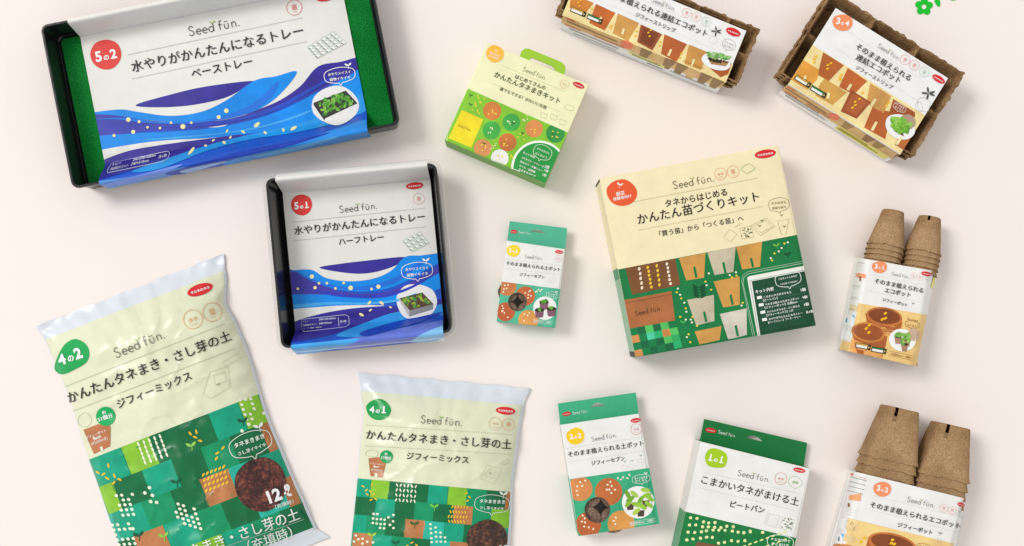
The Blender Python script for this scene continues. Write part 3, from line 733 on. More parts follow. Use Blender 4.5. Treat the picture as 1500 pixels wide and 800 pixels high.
# --- large cream and green kit
CREAM = (243, 231, 190); FOREST = (14, 122, 64)
def draw_big(A, root):
    S = 848 / 350; A.z(860, 200, S)
    q = [(44, 150), (678, 29), (812, 671), (172, 783)]
    A.poly('carton', CREAM, q, 0)
    gq = [(110, 472), (745, 349), (812, 671), (172, 783)]
    A.poly('carton', FOREST, gq, 1, 1)
    I = 'illustration'
    B = lambda col, pts, ly=2: A.poly(I, col, pts, ly, 1, clipto=gq)
    BR = (124, 80, 44); OR = (210, 156, 78); GR = (198, 188, 162)
    B(BR, [(136, 466), (312, 432), (331, 527), (160, 562)])
    for x, col, n in ((185, (246, 226, 200), 5), (215, (244, 200, 60), 6), (247, (240, 196, 70), 5), (283, (246, 232, 214), 6)):
        for i in range(n):
            A.poly(I, col, ell((x + i * 2.4 + (i % 2), 470 - (x - 185) * .18 + i * 84 / n), 4.6, 6.5 if n == 5 else 5.6, .2, 9), 4, 2)
    B(OR, [(326, 432), (420, 413), (415, 501), (352, 511)]); B(GR, [(427, 412), (527, 391), (519, 481), (452, 492)])
    B(OR, [(529, 391), (621, 373), (614, 462), (550, 472)]); B(OR, [(449, 515), (541, 497), (542, 597), (483, 607)])
    B(GR, [(355, 580), (450, 562), (452, 655), (387, 671)]); B((206, 200, 186), [(471, 630), (566, 610), (567, 704), (501, 721)])
    B(OR, [(382, 692), (477, 673), (470, 722), (399, 738)])
    for x, y, l in ((384, 482, 36), (487, 466, 36), (585, 448, 30), (513, 580, 34), (419, 640, 34), (531, 690, 36)):
        A.poly(I, FOREST, [(x - 8, y - l / 2), (x, y - l / 2 - 3), (x + 8, y + l / 2), (x, y + l / 2 + 2)], 4, 2)
    B((176, 108, 62), [(130, 581), (299, 549), (313, 655), (152, 682)])
    A.stroke(I, (120, 70, 40), [(134, 592), (300, 560)], 1.6, 4); A.logo((172, 637), (264, 617), (72, 52, 28), .1, I, (40, 120, 50))
    r = random.Random(8); pal = [(10, 126, 70), (40, 182, 112), (84, 196, 98), (132, 204, 70), (214, 148, 84), (76, 200, 160), (14, 104, 62), (46, 172, 100), (206, 136, 74)]
    a, b, c, d = (150, 682), (313, 653), (338, 748), (172, 786)
    for j in range(4):
        for i in range(6):
            p = lambda u, v: lerp(lerp(a, b, u / 6), lerp(d, c, u / 6), v / 4)
            B(pal[(i * 5 + j * 4 + r.randrange(3)) % len(pal)], [p(i, j), p(i + 1, j), p(i + 1, j + 1), p(i, j + 1)], 3)
    for i, (x, y) in enumerate([(322, 540), (318, 553), (330, 562), (334, 575), (345, 590), (350, 610), (352, 622), (374, 640), (372, 660), (330, 640), (350, 650), (360, 702), (354, 712), (366, 730), (432, 486), (420, 515), (424, 528), (440, 544), (506, 492), (514, 500), (528, 482), (530, 494), (548, 600), (552, 590), (368, 650), (390, 672), (652, 432), (665, 415), (690, 396), (700, 380), (712, 376), (656, 440), (680, 408)]):
        A.poly(I, (244, 214, 70) if i % 2 else (238, 240, 220), ell((x, y), 4, 3.6, 0, 8), 4, 2)
    A.sprout(I, (672, 388), 20, (110, 190, 80), -.2); A.sprout(I, (712, 420), 19, (12, 70, 44), -.2); A.sprout(I, (340, 660), 17, (70, 190, 90), .1)
    for k in range(5):
        for sx in (-1, 1): A.poly(I, (10, 74, 44), ell((396 + sx * 12 + k, 532 + k * 9), 12, 3.4, sx * (-.5)), 4, 2)
    pq = [(556, 508), (566, 492), (764, 446), (830, 436), (830, 700), (600, 730)]
    A.poly('contents_panel', (238, 240, 232), [(568, 502), (574, 496), (770, 459), (812, 671), (605, 708)], 3, 2, clipto=gq)
    A.poly('contents_panel', (18, 74, 46), [(584, 514), (772, 478), (812, 671), (615, 706)], 4, 1, clipto=gq)
    for off, w in ((0, 1.6), (7, 1.2)):
        A.stroke('contents_panel', (196, 222, 200), [(595 - off, 708 + off * .2), (553 - off * .6, 520 - off), (556 - off * .6, 500 - off), (572 - off * .3, 487 - off), (764, 450 - off)], w, 3)
    A.stroke('contents_panel', (40, 96, 66), [(610, 706), (577, 512), (772, 474)], 1.4, 5)
    d = -.19; wt = (244, 246, 238)
    T = lambda t, x, y, l, b=.02: A.text('contents_panel', t, (x, y), (x + l * math.cos(d), y + l * math.sin(d)), wt, b)
    T('キット内容', 598, 557, 66, .035)
    for i, (t1, t2, n) in enumerate((('こまかいタネがまける土', '【ピートバン】', '1個'), ('そのまま植えられるエコポット', '【ジフィーポット】丸型6cm', '9個'), ('かんたんタネまき・さし芽の土', '【ジフィーミックス】1.2ℓ', '1個'), ('水やりがかんたんになるトレー', '【ハーフトレー】フード・トレー', '各1個'))):
        x, y = 621 + i * 6, 572 + i * 26
        T(t1, x + 6, y + 2, (100, 122, 118, 122)[i]); T(t2, x + 4, y + 14, (52, 116, 96, 118)[i]); T(n, x + 138, y - 22, (16, 16, 16, 24)[i], .03)
        A.poly('contents_panel', wt, [(x - 19, y - 4), (x - 2, y - 7), (x, y + 3), (x - 17, y + 6)], 6, 2)
        A.dashes('contents_panel', (120, 160, 136), (x - 20, y - 11), (x + 156, y - 45), 1, 60, 6)
    A.bubble((713, 506), 47, 27, d, 'このキットとタネが', 'あればすぐできます！', wt, 2, False)
    A.poly('number_badge', (232, 92, 48), blob((122, 200), 54, 47, 6, j=.06), 4, 2)
    A.sprout('number_badge', (116, 172), 17, (250, 246, 238), .2)
    A.text('number_badge', '園芸', (105, 211), (134, 205), (252, 248, 242), .02); A.text('number_badge', '経験者向け', (94, 228), (158, 215), (252, 248, 242), .02)
    A.logo((307, 187), (450, 160), (74, 66, 50))
    A.dashes('lettering', (168, 156, 118), (160, 233), (604, 148), 1.8, 100); A.dashes('lettering', (168, 156, 118), (180, 333), (626, 248), 1.8, 100)
    A.text('lettering', 'タネからはじめる', (278, 250), (498, 207), INK, .014)
    A.text('lettering', 'かんたん苗づくりキット', (182, 310), (612, 227), INK, .016)
    A.text('lettering', '「買う苗」から「つくる苗」へ', (258, 355), (556, 298), INK, .014)
    A.emblem((632, 62), 38, 15, -.16)
    A.ring((473, 133), 21, (230, 122, 70), 'タネ', -.18); A.ring((518, 125), 21, (230, 122, 70), '苗', -.18)
    A.stroke('lettering', (140, 176, 108), [(545, 116), (558, 104), (574, 96), (586, 104), (597, 112), (582, 124), (568, 132), (554, 124)], 1.6, 5, closed=True)
    g = (168, 158, 120)
    A.stroke(I, g, [(505, 330), (532, 346), (510, 374), (484, 358)], 1.5, 3, closed=True); A.stroke(I, g, [(524, 322), (548, 308)], 1.5, 3)
    A.stroke(I, g, [(542, 326), (582, 318), (592, 356), (550, 364)], 1.5, 3, closed=True)
    rr = random.Random(3)
    A.dots(I, (104, 110, 80), [(548 + rr.random() * 36, 326 + rr.random() * 32) for _ in range(26)], 3, 1.8, .6, 4)
    A.stroke(I, g, [(582, 316), (634, 290), (668, 318), (616, 352)], 1.5, 3, closed=True); A.stroke(I, g, [(592, 318), (632, 298), (658, 319), (618, 342)], 1.2, 3, closed=True)
    A.stroke(I, g, [(676, 300), (716, 294), (706, 346), (690, 350)], 1.5, 3, closed=True)
    for p in ((620, 300), (612, 318), (690, 280), (700, 320)): A.sprout(I, p, 9, (96, 116, 76), 0)
    A.bubble((680, 242), 37, 24, -.1, 'タネまきも', '育苗も楽々', (150, 144, 110), 1.5, False, 'outline_bubble')
BIGC = [(878.2, 261.9), (1139.8, 212), (1195.1, 477), (931, 523.2)]
carton('seed_kit_box', 'large square cream and forest green seedling kit carton', 'seed kit', BIGC, .064,
       [plain(CREAM), [(0, .5, CREAM), (.5, 1, FOREST)], plain((20, 104, 58)), [(0, .03, (40, 46, 40)), (.03, .44, (150, 186, 158)), (.44, .5, (70, 146, 104)), (.5, .985, CREAM), (.985, 1, (60, 56, 48))]], draw_big)

# --- three hang-tab cartons
TEAL = (84, 186, 152); PAPER = (236, 237, 233)
BOXSIDE = (214, 214, 208)
PELG = 'peat pellets behind the carton windows'

def draw_21(A, root):
    A.z(710, 310, 4.443)
    q = [(146, 189), (523, 245), (459, 757), (78, 714)]
    A.poly('carton', PAPER, q, 0)
    gq = [(111, 456), (493, 504), (459, 757), (78, 714)]
    A.poly('carton', TEAL, gq, 1, 1); I = 'illustration'
    for c, r, col in [((146, 488), 60, (208, 128, 76)), ((264, 550), 63, (198, 104, 58)), ((136, 652), 61, (192, 96, 56)), ((284, 706), 66, (224, 160, 84))]:
        A.poly(I, col, ell(c, r, n=36), 2, 1, clipto=gq)
    A.hole(ell((213, 588), 59, n=26))
    A.stroke('carton', (70, 110, 96), ell((213, 588), 60, n=30), 2.5, 5, closed=True)
    for p in [(130, 480), (152, 478), (126, 505), (142, 500), (122, 522), (264, 530), (290, 520), (284, 542), (302, 548), (282, 562), (296, 516), (115, 614), (120, 630), (112, 650), (128, 660), (150, 688), (118, 645), (258, 668), (290, 660), (280, 676), (256, 712), (340, 520), (350, 508), (362, 516), (372, 508), (332, 522)]:
        A.poly(I, (250, 240, 214), ell(p, 6.4, 4.6, (p[0] * 7) % 3, 9), 4, 2)
    A.poly('photo_inset', (242, 242, 240), ell((392, 629), 76, n=36), 3, 0)
    for x, y in ((386, 606), (356, 658), (434, 650)):
        A.poly('photo_inset', (134, 92, 108), [(x - 30, y - 18), (x + 30, y - 20), (x + 24, y + 28), (x, y + 34), (x - 24, y + 30)], 6, 1)
        A.poly('photo_inset', (44, 36, 34), ell((x, y - 18), 30, 13, 0, 16), 7, 1)
        A.leaves([(x - 16, y - 28), (x + 16, y - 28), (x + 14, y - 12), (x - 14, y - 12)], 7, 11, x, layer=8)
    A.badge((187, 254), 43, 39, (248, 220, 60), '2', '1', .12, 5)
    A.logo((260, 302), (375, 316), (96, 96, 92))
    ink = (72, 72, 70); ln = (196, 198, 194)
    A.dashes('lettering', ln, (126, 308), (505, 352), 1.6, 80); A.dashes('lettering', ln, (120, 368), (495, 412), 1.6, 80)
    A.text('lettering', 'そのまま植えられる土ポット', (140, 345), (491, 389), ink, .02); A.text('lettering', 'ジフィーセブン', (226, 417), (388, 436), ink, .02)
    A.emblem((484, 263), 27, 12, .1); A.ring((479, 307), 21, (232, 150, 146), 'タネ', .1)
    A.bubble((440, 544), 40, 21, .12, 'ポットのまま', 'らくらく', (236, 246, 240), 2)
    A.stroke('size_label', (240, 244, 238), [(312, 702), (440, 716), (438, 734), (310, 720)], 1.8, 6, closed=True); A.text('size_label', '直径約33mm・12個入', (318, 715), (432, 728), (244, 246, 240), .02)
    for p in ((420, 450), (452, 440), (440, 462)): A.stroke(I, (206, 208, 202), ell(p, 11, 8), 1.3, 2, closed=True)
r21 = carton('pellet_box', 'smallest teal and white hang-tab carton with yellow badge, between the square tray and large kit', 'seed kit',
       [(742.9, 352.5), (827.7, 365.1), (813.3, 480.4), (727.6, 470.7)], .034, [plain(TEAL), plain(BOXSIDE), [(0, 1, (96, 180, 150))], [(0, .52, (96, 180, 150)), (.52, 1, BOXSIDE)]], draw_21)
def tab21(A):
    A.z(710, 310, 4.443); A.emblem((190, 131), 23, 12, .1)
    A.logo((220, 140), (298, 150), (240, 248, 244), .12, 'lettering')
A0 = lambda x0, y0, s, L: [(x0 + x / s, y0 + y / s) for x, y in L]
slot = lambda cx, cy, w, h, a: [(cx + x * math.cos(a) - y * math.sin(a), cy + x * math.sin(a) + y * math.cos(a)) for x, y in ((-w, h * .7), (-w, -.1 * h), (-.5 * w, -.45 * h), (-.2 * w, -h), (.2 * w, -h), (.5 * w, -.45 * h), (w, -.1 * h), (w, h * .7))]
hang_tab(r21, A0(710, 310, 4.443, [(163, 62), (537, 108), (523, 250), (146, 194)]), .016, A0(710, 310, 4.443, slot(344, 127, 48, 13, .12)), tab21, TEAL)

def draw_22(A, root):
    A.z(800, 560, 3.3316)
    q = [(70, 208), (452, 153), (554, 690), (158, 751)]
    A.poly('carton', PAPER, q, 0)
    gq = [(116, 473), (504, 418), (554, 690), (158, 751)]
    T22 = (58, 174, 128)
    A.poly('carton', T22, gq, 1, 1); I = 'illustration'
    for c, r, col in [((166, 520), 60, (212, 138, 78)), ((305, 534), 67, (190, 108, 56)), ((206, 694), 62, (190, 102, 54)), ((366, 692), 66, (220, 156, 80))]:
        A.poly(I, col, ell(c, r, n=36), 2, 1, clipto=gq)
    A.hole(ell((250, 623), 61, n=26))
    A.stroke('carton', (60, 90, 80), ell((250, 623), 62, n=30), 2.2, 5, closed=True)
    for p in [(166, 488), (190, 480), (152, 508), (176, 506), (150, 530), (154, 550), (300, 500), (314, 486), (320, 506), (336, 524), (308, 524), (318, 540), (296, 524), (178, 650), (188, 664), (174, 680), (190, 684), (186, 704), (208, 708), (230, 716), (340, 660), (330, 676), (338, 692), (350, 468), (366, 474), (376, 464), (396, 468), (406, 452)]:
        A.poly(I, (250, 240, 214), ell(p, 6, 4.2, (p[0] * 7) % 3, 9), 4, 2)
    A.poly('photo_inset', (244, 244, 242), ell((449, 586), 79, n=36), 3, 0)
    for x, y in ((410, 608), (462, 640), (486, 592)):
        A.poly('photo_inset', (84, 66, 58), [(x - 18, y - 14), (x + 18, y - 16), (x + 15, y + 14), (x - 14, y + 16)], 6, 1)
    rr = random.Random(5)
    for x, y in ((410, 570), (398, 548), (430, 546), (460, 576), (490, 552), (484, 526), (470, 606), (440, 630), (506, 566), (440, 596), (402, 590), (500, 596)):
        A.poly('photo_inset', ((150, 196, 60), (178, 214, 88), (120, 176, 48))[rr.randrange(3)], ell((x, y), 24, 11, rr.uniform(-1.2, 1.2), 12), 7 + rr.randrange(2), 1)
    A.badge((143, 262), 43, 40, (250, 206, 34), '2', '2', -.14, 5)
    A.logo((223, 290), (346, 268), (96, 96, 92))
    ink = (64, 64, 62); ln = (196, 198, 194)
    A.dashes('lettering', ln, (96, 324), (478, 266), 1.4, 90); A.dashes('lettering', ln, (106, 390), (490, 334), 1.4, 90)
    A.text('lettering', 'そのまま植えられる土ポット', (109, 364), (475, 307), ink, .02); A.text('lettering', 'ジフィーセブン', (222, 405), (384, 379), ink, .02)
    A.emblem((437, 186), 25, 11, -.15); A.ring((440, 229), 27, (226, 130, 124), 'タネ', -.15)
    A.bubble((463, 472), 44, 21, -.14, 'ポットのまま', 'らくらく', (240, 248, 242), 1.8)
    A.stroke('size_label', (240, 244, 238), [(402, 684), (534, 662), (538, 680), (406, 702)], 1.6, 6, closed=True); A.text('size_label', '直径約42mm・10個入', (410, 696), (530, 676), (244, 246, 240), .02)
    for p in ((384, 414), (418, 410), (462, 384)):
        A.stroke(I, (200, 206, 196), ell(p, 16, 10), 1.3, 2, closed=True); A.sprout(I, (p[0], p[1] - 26), 10, (130, 180, 140), -.1)
r22 = carton('pellet_box', 'teal and white hang-tab carton with golden badge, right of the smaller soil bag', 'seed kit',
       A0(800, 560, 3.3316, [(70, 208), (452, 153), (554, 690), (158, 751)]), .038, [plain(TEAL), plain(BOXSIDE), plain((232, 232, 226)), [(0, .52, (70, 170, 130)), (.52, 1, BOXSIDE)]], draw_22)
def tab22(A):
    A.z(800, 560, 3.3316); A.emblem((100, 154), 22, 10, -.14)
    A.logo((130, 158), (204, 146), (236, 248, 242), .12)
hang_tab(r22, A0(800, 560, 3.3316, [(57, 104), (438, 50), (452, 158), (70, 213)]), .018, A0(800, 560, 3.3316, slot(251, 110, 36, 13, -.14)), tab22, (64, 178, 132))
for (x0, y0, s, cx, cy), R_, words, hh in (((710, 310, 4.443, 213, 588), .0165, 'purple plants', .034), ((800, 560, 3.3316, 250, 623), .021, 'leafy seedlings', .038)):
    for k, (dx, dy, pos_) in enumerate(((-.82, -.86, 'upper left'), (.9, -.8, 'upper right'), (-.8, .84, 'lower left'), (.86, .88, 'lower right'))):
        p = W(x0 + (cx + (0 if hh < .036 else 14)) / s, y0 + (cy - (0 if hh < .036 else 16)) / s, hh - .012); p = p + Vector((dx * R_, -dy * R_, 0))
        pellet('%s brown peat pellet in the round window beside the photo of %s' % (pos_, words), p, R_ * .9, hh - .0125, k * 1.3, PELG)

DG = (16, 122, 60)
def draw_11(A, root):
    A.z(980, 600, 4)
    q = [(185, 187), (828, 346), (660, 1128), (15, 975)]
    A.poly('carton', PAPER, q, 0)
    gq = [(97, 598), (745, 753), (660, 1128), (15, 975)]
    A.poly('carton', DG, gq, 1, 1); I = 'illustration'
    d = math.atan2(159, 643)
    rows = [(126, 634, [(0, 0), (38, 4), (76, 24), (106, 30), (144, 28), (250, 52)]), (120, 676, [(0, 0), (36, 0), (76, 10), (110, 12), (146, 14), (184, 16), (218, 8), (256, 10), (356, 36)]),
            (112, 718, [(0, 0), (38, 2), (78, -2), (106, -8), (146, -12), (180, -12), (216, -10), (258, -6), (292, 0), (326, 4), (364, -2), (436, 2)]),
            (104, 764, [(0, 0), (36, -6), (80, -10), (116, -16), (150, -16), (186, 18), (220, 14), (262, 4), (300, 8), (340, 4)])]
    for x, y, L in rows:
        for dx, dy in L: A.poly(I, (240, 240, 178), blob((x + dx, y + dy), 9.5, 9, int(dx + y), 7, .14), 4, 2)
    for i in range(8):
        for j in range(2): A.poly(I, (226, 238, 150), ell((440 + i * 34, 800 - i * 12 + j * 46), 12, 5, -.4), 4, 2)
    A.poly(I, (124, 84, 56), [(160, 782), (170, 774), (290, 796), (430, 840), (420, 960), (120, 900)], 3, 1)
    A.badge((275, 286), 69, 57, (166, 206, 30), '1', '1', .2, 8)
    A.logo((400, 387), (586, 428), (92, 92, 88))
    ink = (52, 52, 50); ln = (190, 194, 190)
    A.dashes('lettering', ln, (195, 366), (770, 493), 1.8, 110); A.dashes('lettering', ln, (180, 458), (738, 591), 1.8, 110)
    A.text('lettering', 'こまかいタネがまける土', (187, 428), (755, 562), ink, .016); A.text('lettering', 'ピートバン', (356, 568), (556, 606), ink, .018)
    A.emblem((763, 355), 36, 14, .2); A.ring((655, 405), 35, (222, 110, 96), 'タネ', .2)
    A.stroke('lettering', (150, 190, 130), spline([(698, 420), (712, 398), (738, 392), (760, 402), (780, 424), (776, 442), (740, 462), (714, 446)], 4), 2, 5, closed=True); A.text('lettering', '簡単', (722, 430), (756, 438), (150, 190, 130), .01)
    g = (176, 178, 172)
    A.stroke(I, g, [(592, 610), (650, 624), (626, 692), (568, 672)], 1.6, 3, closed=True); A.stroke(I, g, [(592, 610), (580, 606), (560, 660), (568, 672)], 1.6, 3)
    A.stroke(I, g, [(668, 628), (734, 646), (716, 710), (646, 694)], 1.4, 3, closed=True)
    rr = random.Random(3); A.dots(I, (126, 150, 118), [(660 + rr.random() * 62, 636 + rr.random() * 62) for _ in range(34)], 5, 2.4, .5, 4, .5)
    A.bubble((652, 776), 78, 40, .12, 'ぬらすだけで', 'すぐまける', (240, 248, 240), 3.5)
r11 = carton('peat_block_box', 'white and dark green hang-tab carton with lime badge, cut off at the lower edge', 'seed kit',
       A0(980, 600, 4, [(185, 187), (828, 346), (660, 1128), (15, 975)]), .050, [plain(DG), plain(BOXSIDE), plain(DG), [(0, .475, (96, 158, 118)), (.475, 1, (228, 228, 224))]], draw_11)
def tab11(A):
    A.z(980, 600, 4); A.emblem((245, 122), 34, 14, .2); A.logo((286, 138), (388, 164), (238, 248, 240), .12)
hang_tab(r11, A0(980, 600, 4, [(206, 55), (810, 195), (790, 335), (179, 190)]), .010, A0(980, 600, 4, slot(500, 165, 46, 16, .23)), tab11, DG)
# ------------------------------------------------------------------ peat pots in paper sleeves
def pot_mesh(name, r0, r1, Ln, square, slot, seed, nA=56, nL=26, th=.0022, flat=1.0):
    def sec(a):
        if not square: return 1.0
        c, s = abs(math.cos(a)), abs(math.sin(a)); return (c ** 7 + s ** 7) ** (-1 / 7)
    verts = []; faces = []
    def ring(t, r, jag):
        for i in range(nA):
            a = 2 * math.pi * (i + .5) / nA; k = r * sec(a)
            q = noise.noise(Vector((math.cos(a) * 3 + seed, math.sin(a) * 3, t * 4))) * .0006 + noise.noise(Vector((math.cos(a) * 14 + seed, math.sin(a) * 14, t * 20))) * .0003
            y = Ln * t
            if jag: y += noise.noise(Vector((math.cos(a) * 7 + seed, math.sin(a) * 7, 9))) * .0022
            k += q
            verts.append((k * math.cos(a), y, k * math.sin(a) * flat))
    def cell_open(i, t):
        if not slot: return False
        a = math.degrees(2 * math.pi * (i + 1) / nA) % 360
        return abs(a - slot[0]) < slot[1] and t < slot[2]
    ts = [0] + [.02 + .98 * j / nL for j in range(nL + 1)]
    for j, t in enumerate(ts): ring(t, (r0 + (r1 - r0) * t) * (.965 if j == 0 else 1) + .0011 * sm(.9, 1, t), j == len(ts) - 1)
    for j in range(len(ts) - 1):
        for i in range(nA):
            if cell_open(i, ts[j]): continue
            faces.append((j * nA + i, j * nA + (i + 1) % nA, (j + 1) * nA + (i + 1) % nA, (j + 1) * nA + i))
    base = len(verts)
    for j, t in reversed(list(enumerate(ts))): ring(max(t, .035), r0 + (r1 - r0) * t - th, j == len(ts) - 1)
    n2 = len(ts)
    for i in range(nA): faces.append(((n2 - 1) * nA + i, (n2 - 1) * nA + (i + 1) % nA, base + (i + 1) % nA, base + i))
    for j in range(n2 - 1):
        for i in range(nA):
            if cell_open(i, ts[n2 - 2 - j]): continue
            faces.append((base + j * nA + i, base + j * nA + (i + 1) % nA, base + (j + 1) * nA + (i + 1) % nA, base + (j + 1) * nA + i))
    faces.append(tuple(range(nA - 1, -1, -1)))
    me = bpy.data.meshes.new(name); me.from_pydata(verts, [], faces); me.materials.append(PEAT)
    me.polygons.foreach_set('use_smooth', [True] * len(faces)); me.update(); me.set_sharp_from_angle(angle=math.radians(48))
    return me

def pot_stack(me_first, me_rest, E, D, z, gaps, labels, group, cat):
    """E: photo px of the closed end's centre, D: direction towards the rims"""
    a = W(E[0], E[1], z); b = W(E[0] + D[0], E[1] + D[1], z); d = (b - a).normalized()
    first = None
    for i, (g, lab) in enumerate(zip(gaps, labels)):
        if first is None:
            o = link('peat_pot', me_first); first = o
        else:
            o = first.copy(); o.data = me_rest; SC.collection.objects.link(o)
        o.location = a + d * g
        o.rotation_euler = (0, 0, math.atan2(d.y, d.x) - math.pi / 2)
        o['label'] = lab; o['category'] = cat; o['group'] = group

rm = [pot_mesh('peat_pot', .0150, .0258, .0525, False, None, 1), pot_mesh('peat_pot', .0150, .0258, .0525, False, (66, 8, .13), 2), pot_mesh('peat_pot', .0150, .0258, .0525, False, None, 5)]
ORD = ['outermost whole', 'second', 'third', 'fourth', 'fifth']
for (E, mf, side) in (((303, 60), 0, 'left'), ((467, 88), 1, 'right')):
    labs = ['%s round brown peat pot of the %s stack above the smaller pot sleeve' % (o, side) for o in ORD] + ['last round peat pot of the %s stack, its rim peeping out below the smaller sleeve' % side]
    pot_stack(rm[mf], rm[2], (1210 + E[0] / 3.075, 290 + E[1] / 3.075), (-.215, .977), .028, [0, .0078, .0152, .0228, .0302, .1555 if side == 'left' else .159], labs, 'round peat pots in the small sleeve', 'peat pot')

sq = [pot_mesh('peat_pot', .0238, .0366, .076, True, (66, 4.4, .25), 3, 72, 28, .0032, .76), pot_mesh('peat_pot', .0238, .0366, .076, True, (66, 4.4, .25), 4, 72, 28, .0032, .76), pot_mesh('peat_pot', .0238, .0366, .076, True, None, 6, 72, 28, .0032, .76)]
for (E, mf, side) in (((392, 66), 0, 'left'), ((662, 154), 1, 'right')):
    labs = ['%s square brown peat pot of the %s stack above the larger pot sleeve' % (o, side) for o in ORD[:4]]
    pot_stack(sq[mf], sq[2], (1210 + E[0] / 3.635, 580 + E[1] / 3.635), (-.225, .974), .0320, [0, .0125, .0255, .038], labs, 'square peat pots in the large sleeve', 'peat pot')

KRAFT = (246, 218, 160); TERRA = (176, 98, 46)
def pot_sleeve(label, quad, h, ledge, redge, draw, nm='pot_sleeve'):
    TL, TR, BR, BL = quad
    U, V, w = frame(TL, TR); Ln = math.hypot(BL[0] - TL[0], BL[1] - TL[1])
    c = W(sum(p[0] for p in quad) / 4, sum(p[1] for p in quad) / 4, h)
    root = thing(nm, label, 'paper sleeve', (c.x, c.y, 0))
    lo = .010
    def zf(x, y):
        u = (x - TL[0]) * U[0] + (y - TL[1]) * U[1]; v = (x - TL[0]) * V[0] + (y - TL[1]) * V[1]
        if u < ledge: q = 1 - max(0, u) / ledge
        elif u > w - redge: q = 1 - max(0, w - u) / redge
        else: q = 0
        wob = .0009 * noise.noise(Vector((u * .02, v * .02, h * 90)))
        return lo + (h - lo + wob) * math.sqrt(max(0, 1 - q * q))
    art = Art(root, zf, 'paper_sleeve', ('paper', 'paint', 'ink'), .0002)
    art.latt(TL, U, V, [ledge * f for f in (.04, .12, .22, .34, .47, .6, .75, .88, 1)] + [ledge + (w - ledge - redge) * i / 6 for i in range(1, 6)] + [w - redge * f for f in (.06, .2, .4, .65, 1)], [Ln * i / 6 for i in range(1, 6)])
    art.z(0, 0, 1); art.poly('paper_sleeve', (240, 240, 237), [TL, TR, BR, BL], 0)
    t = [W(*p, lo) for p in (TL, TR, BR, BL)]; b = [Vector((p.x, p.y, .0012)) for p in t]
    m = mat((236, 236, 232), 'paper')
    art.extra.append((t + b, [(0, 3, 7, 4), (1, 5, 6, 2), (4, 7, 6, 5)], m))
    draw(art, [TL, TR, BR, BL]); art.finish()

def pencil(A, part, c, d, l, w, col):
    n = (-d[1], d[0]); Q = lambda x, y: (c[0] + d[0] * x + n[0] * y, c[1] + d[1] * x + n[1] * y)
    A.poly(part, (32, 52, 40), [Q(-l, -w), Q(l, -w), Q(l, w), Q(-l, w)], 5, 2)
    A.poly(part, col, [Q(-l * .95, -w * .8), Q(l * .62, -w * .8), Q(l * .62, -w * .25), Q(-l * .95, -w * .25)], 6, 2)
    A.poly(part, (240, 240, 236), [Q(-l * .9, -w * .2), Q(l * .55, -w * .2), Q(l * .55, w * .7), Q(-l * .9, w * .7)], 6, 2)
    A.poly(part, (226, 190, 110), [Q(l * .68, -w * .3), Q(l * .9, 0), Q(l * .68, w * .6)], 6, 2)

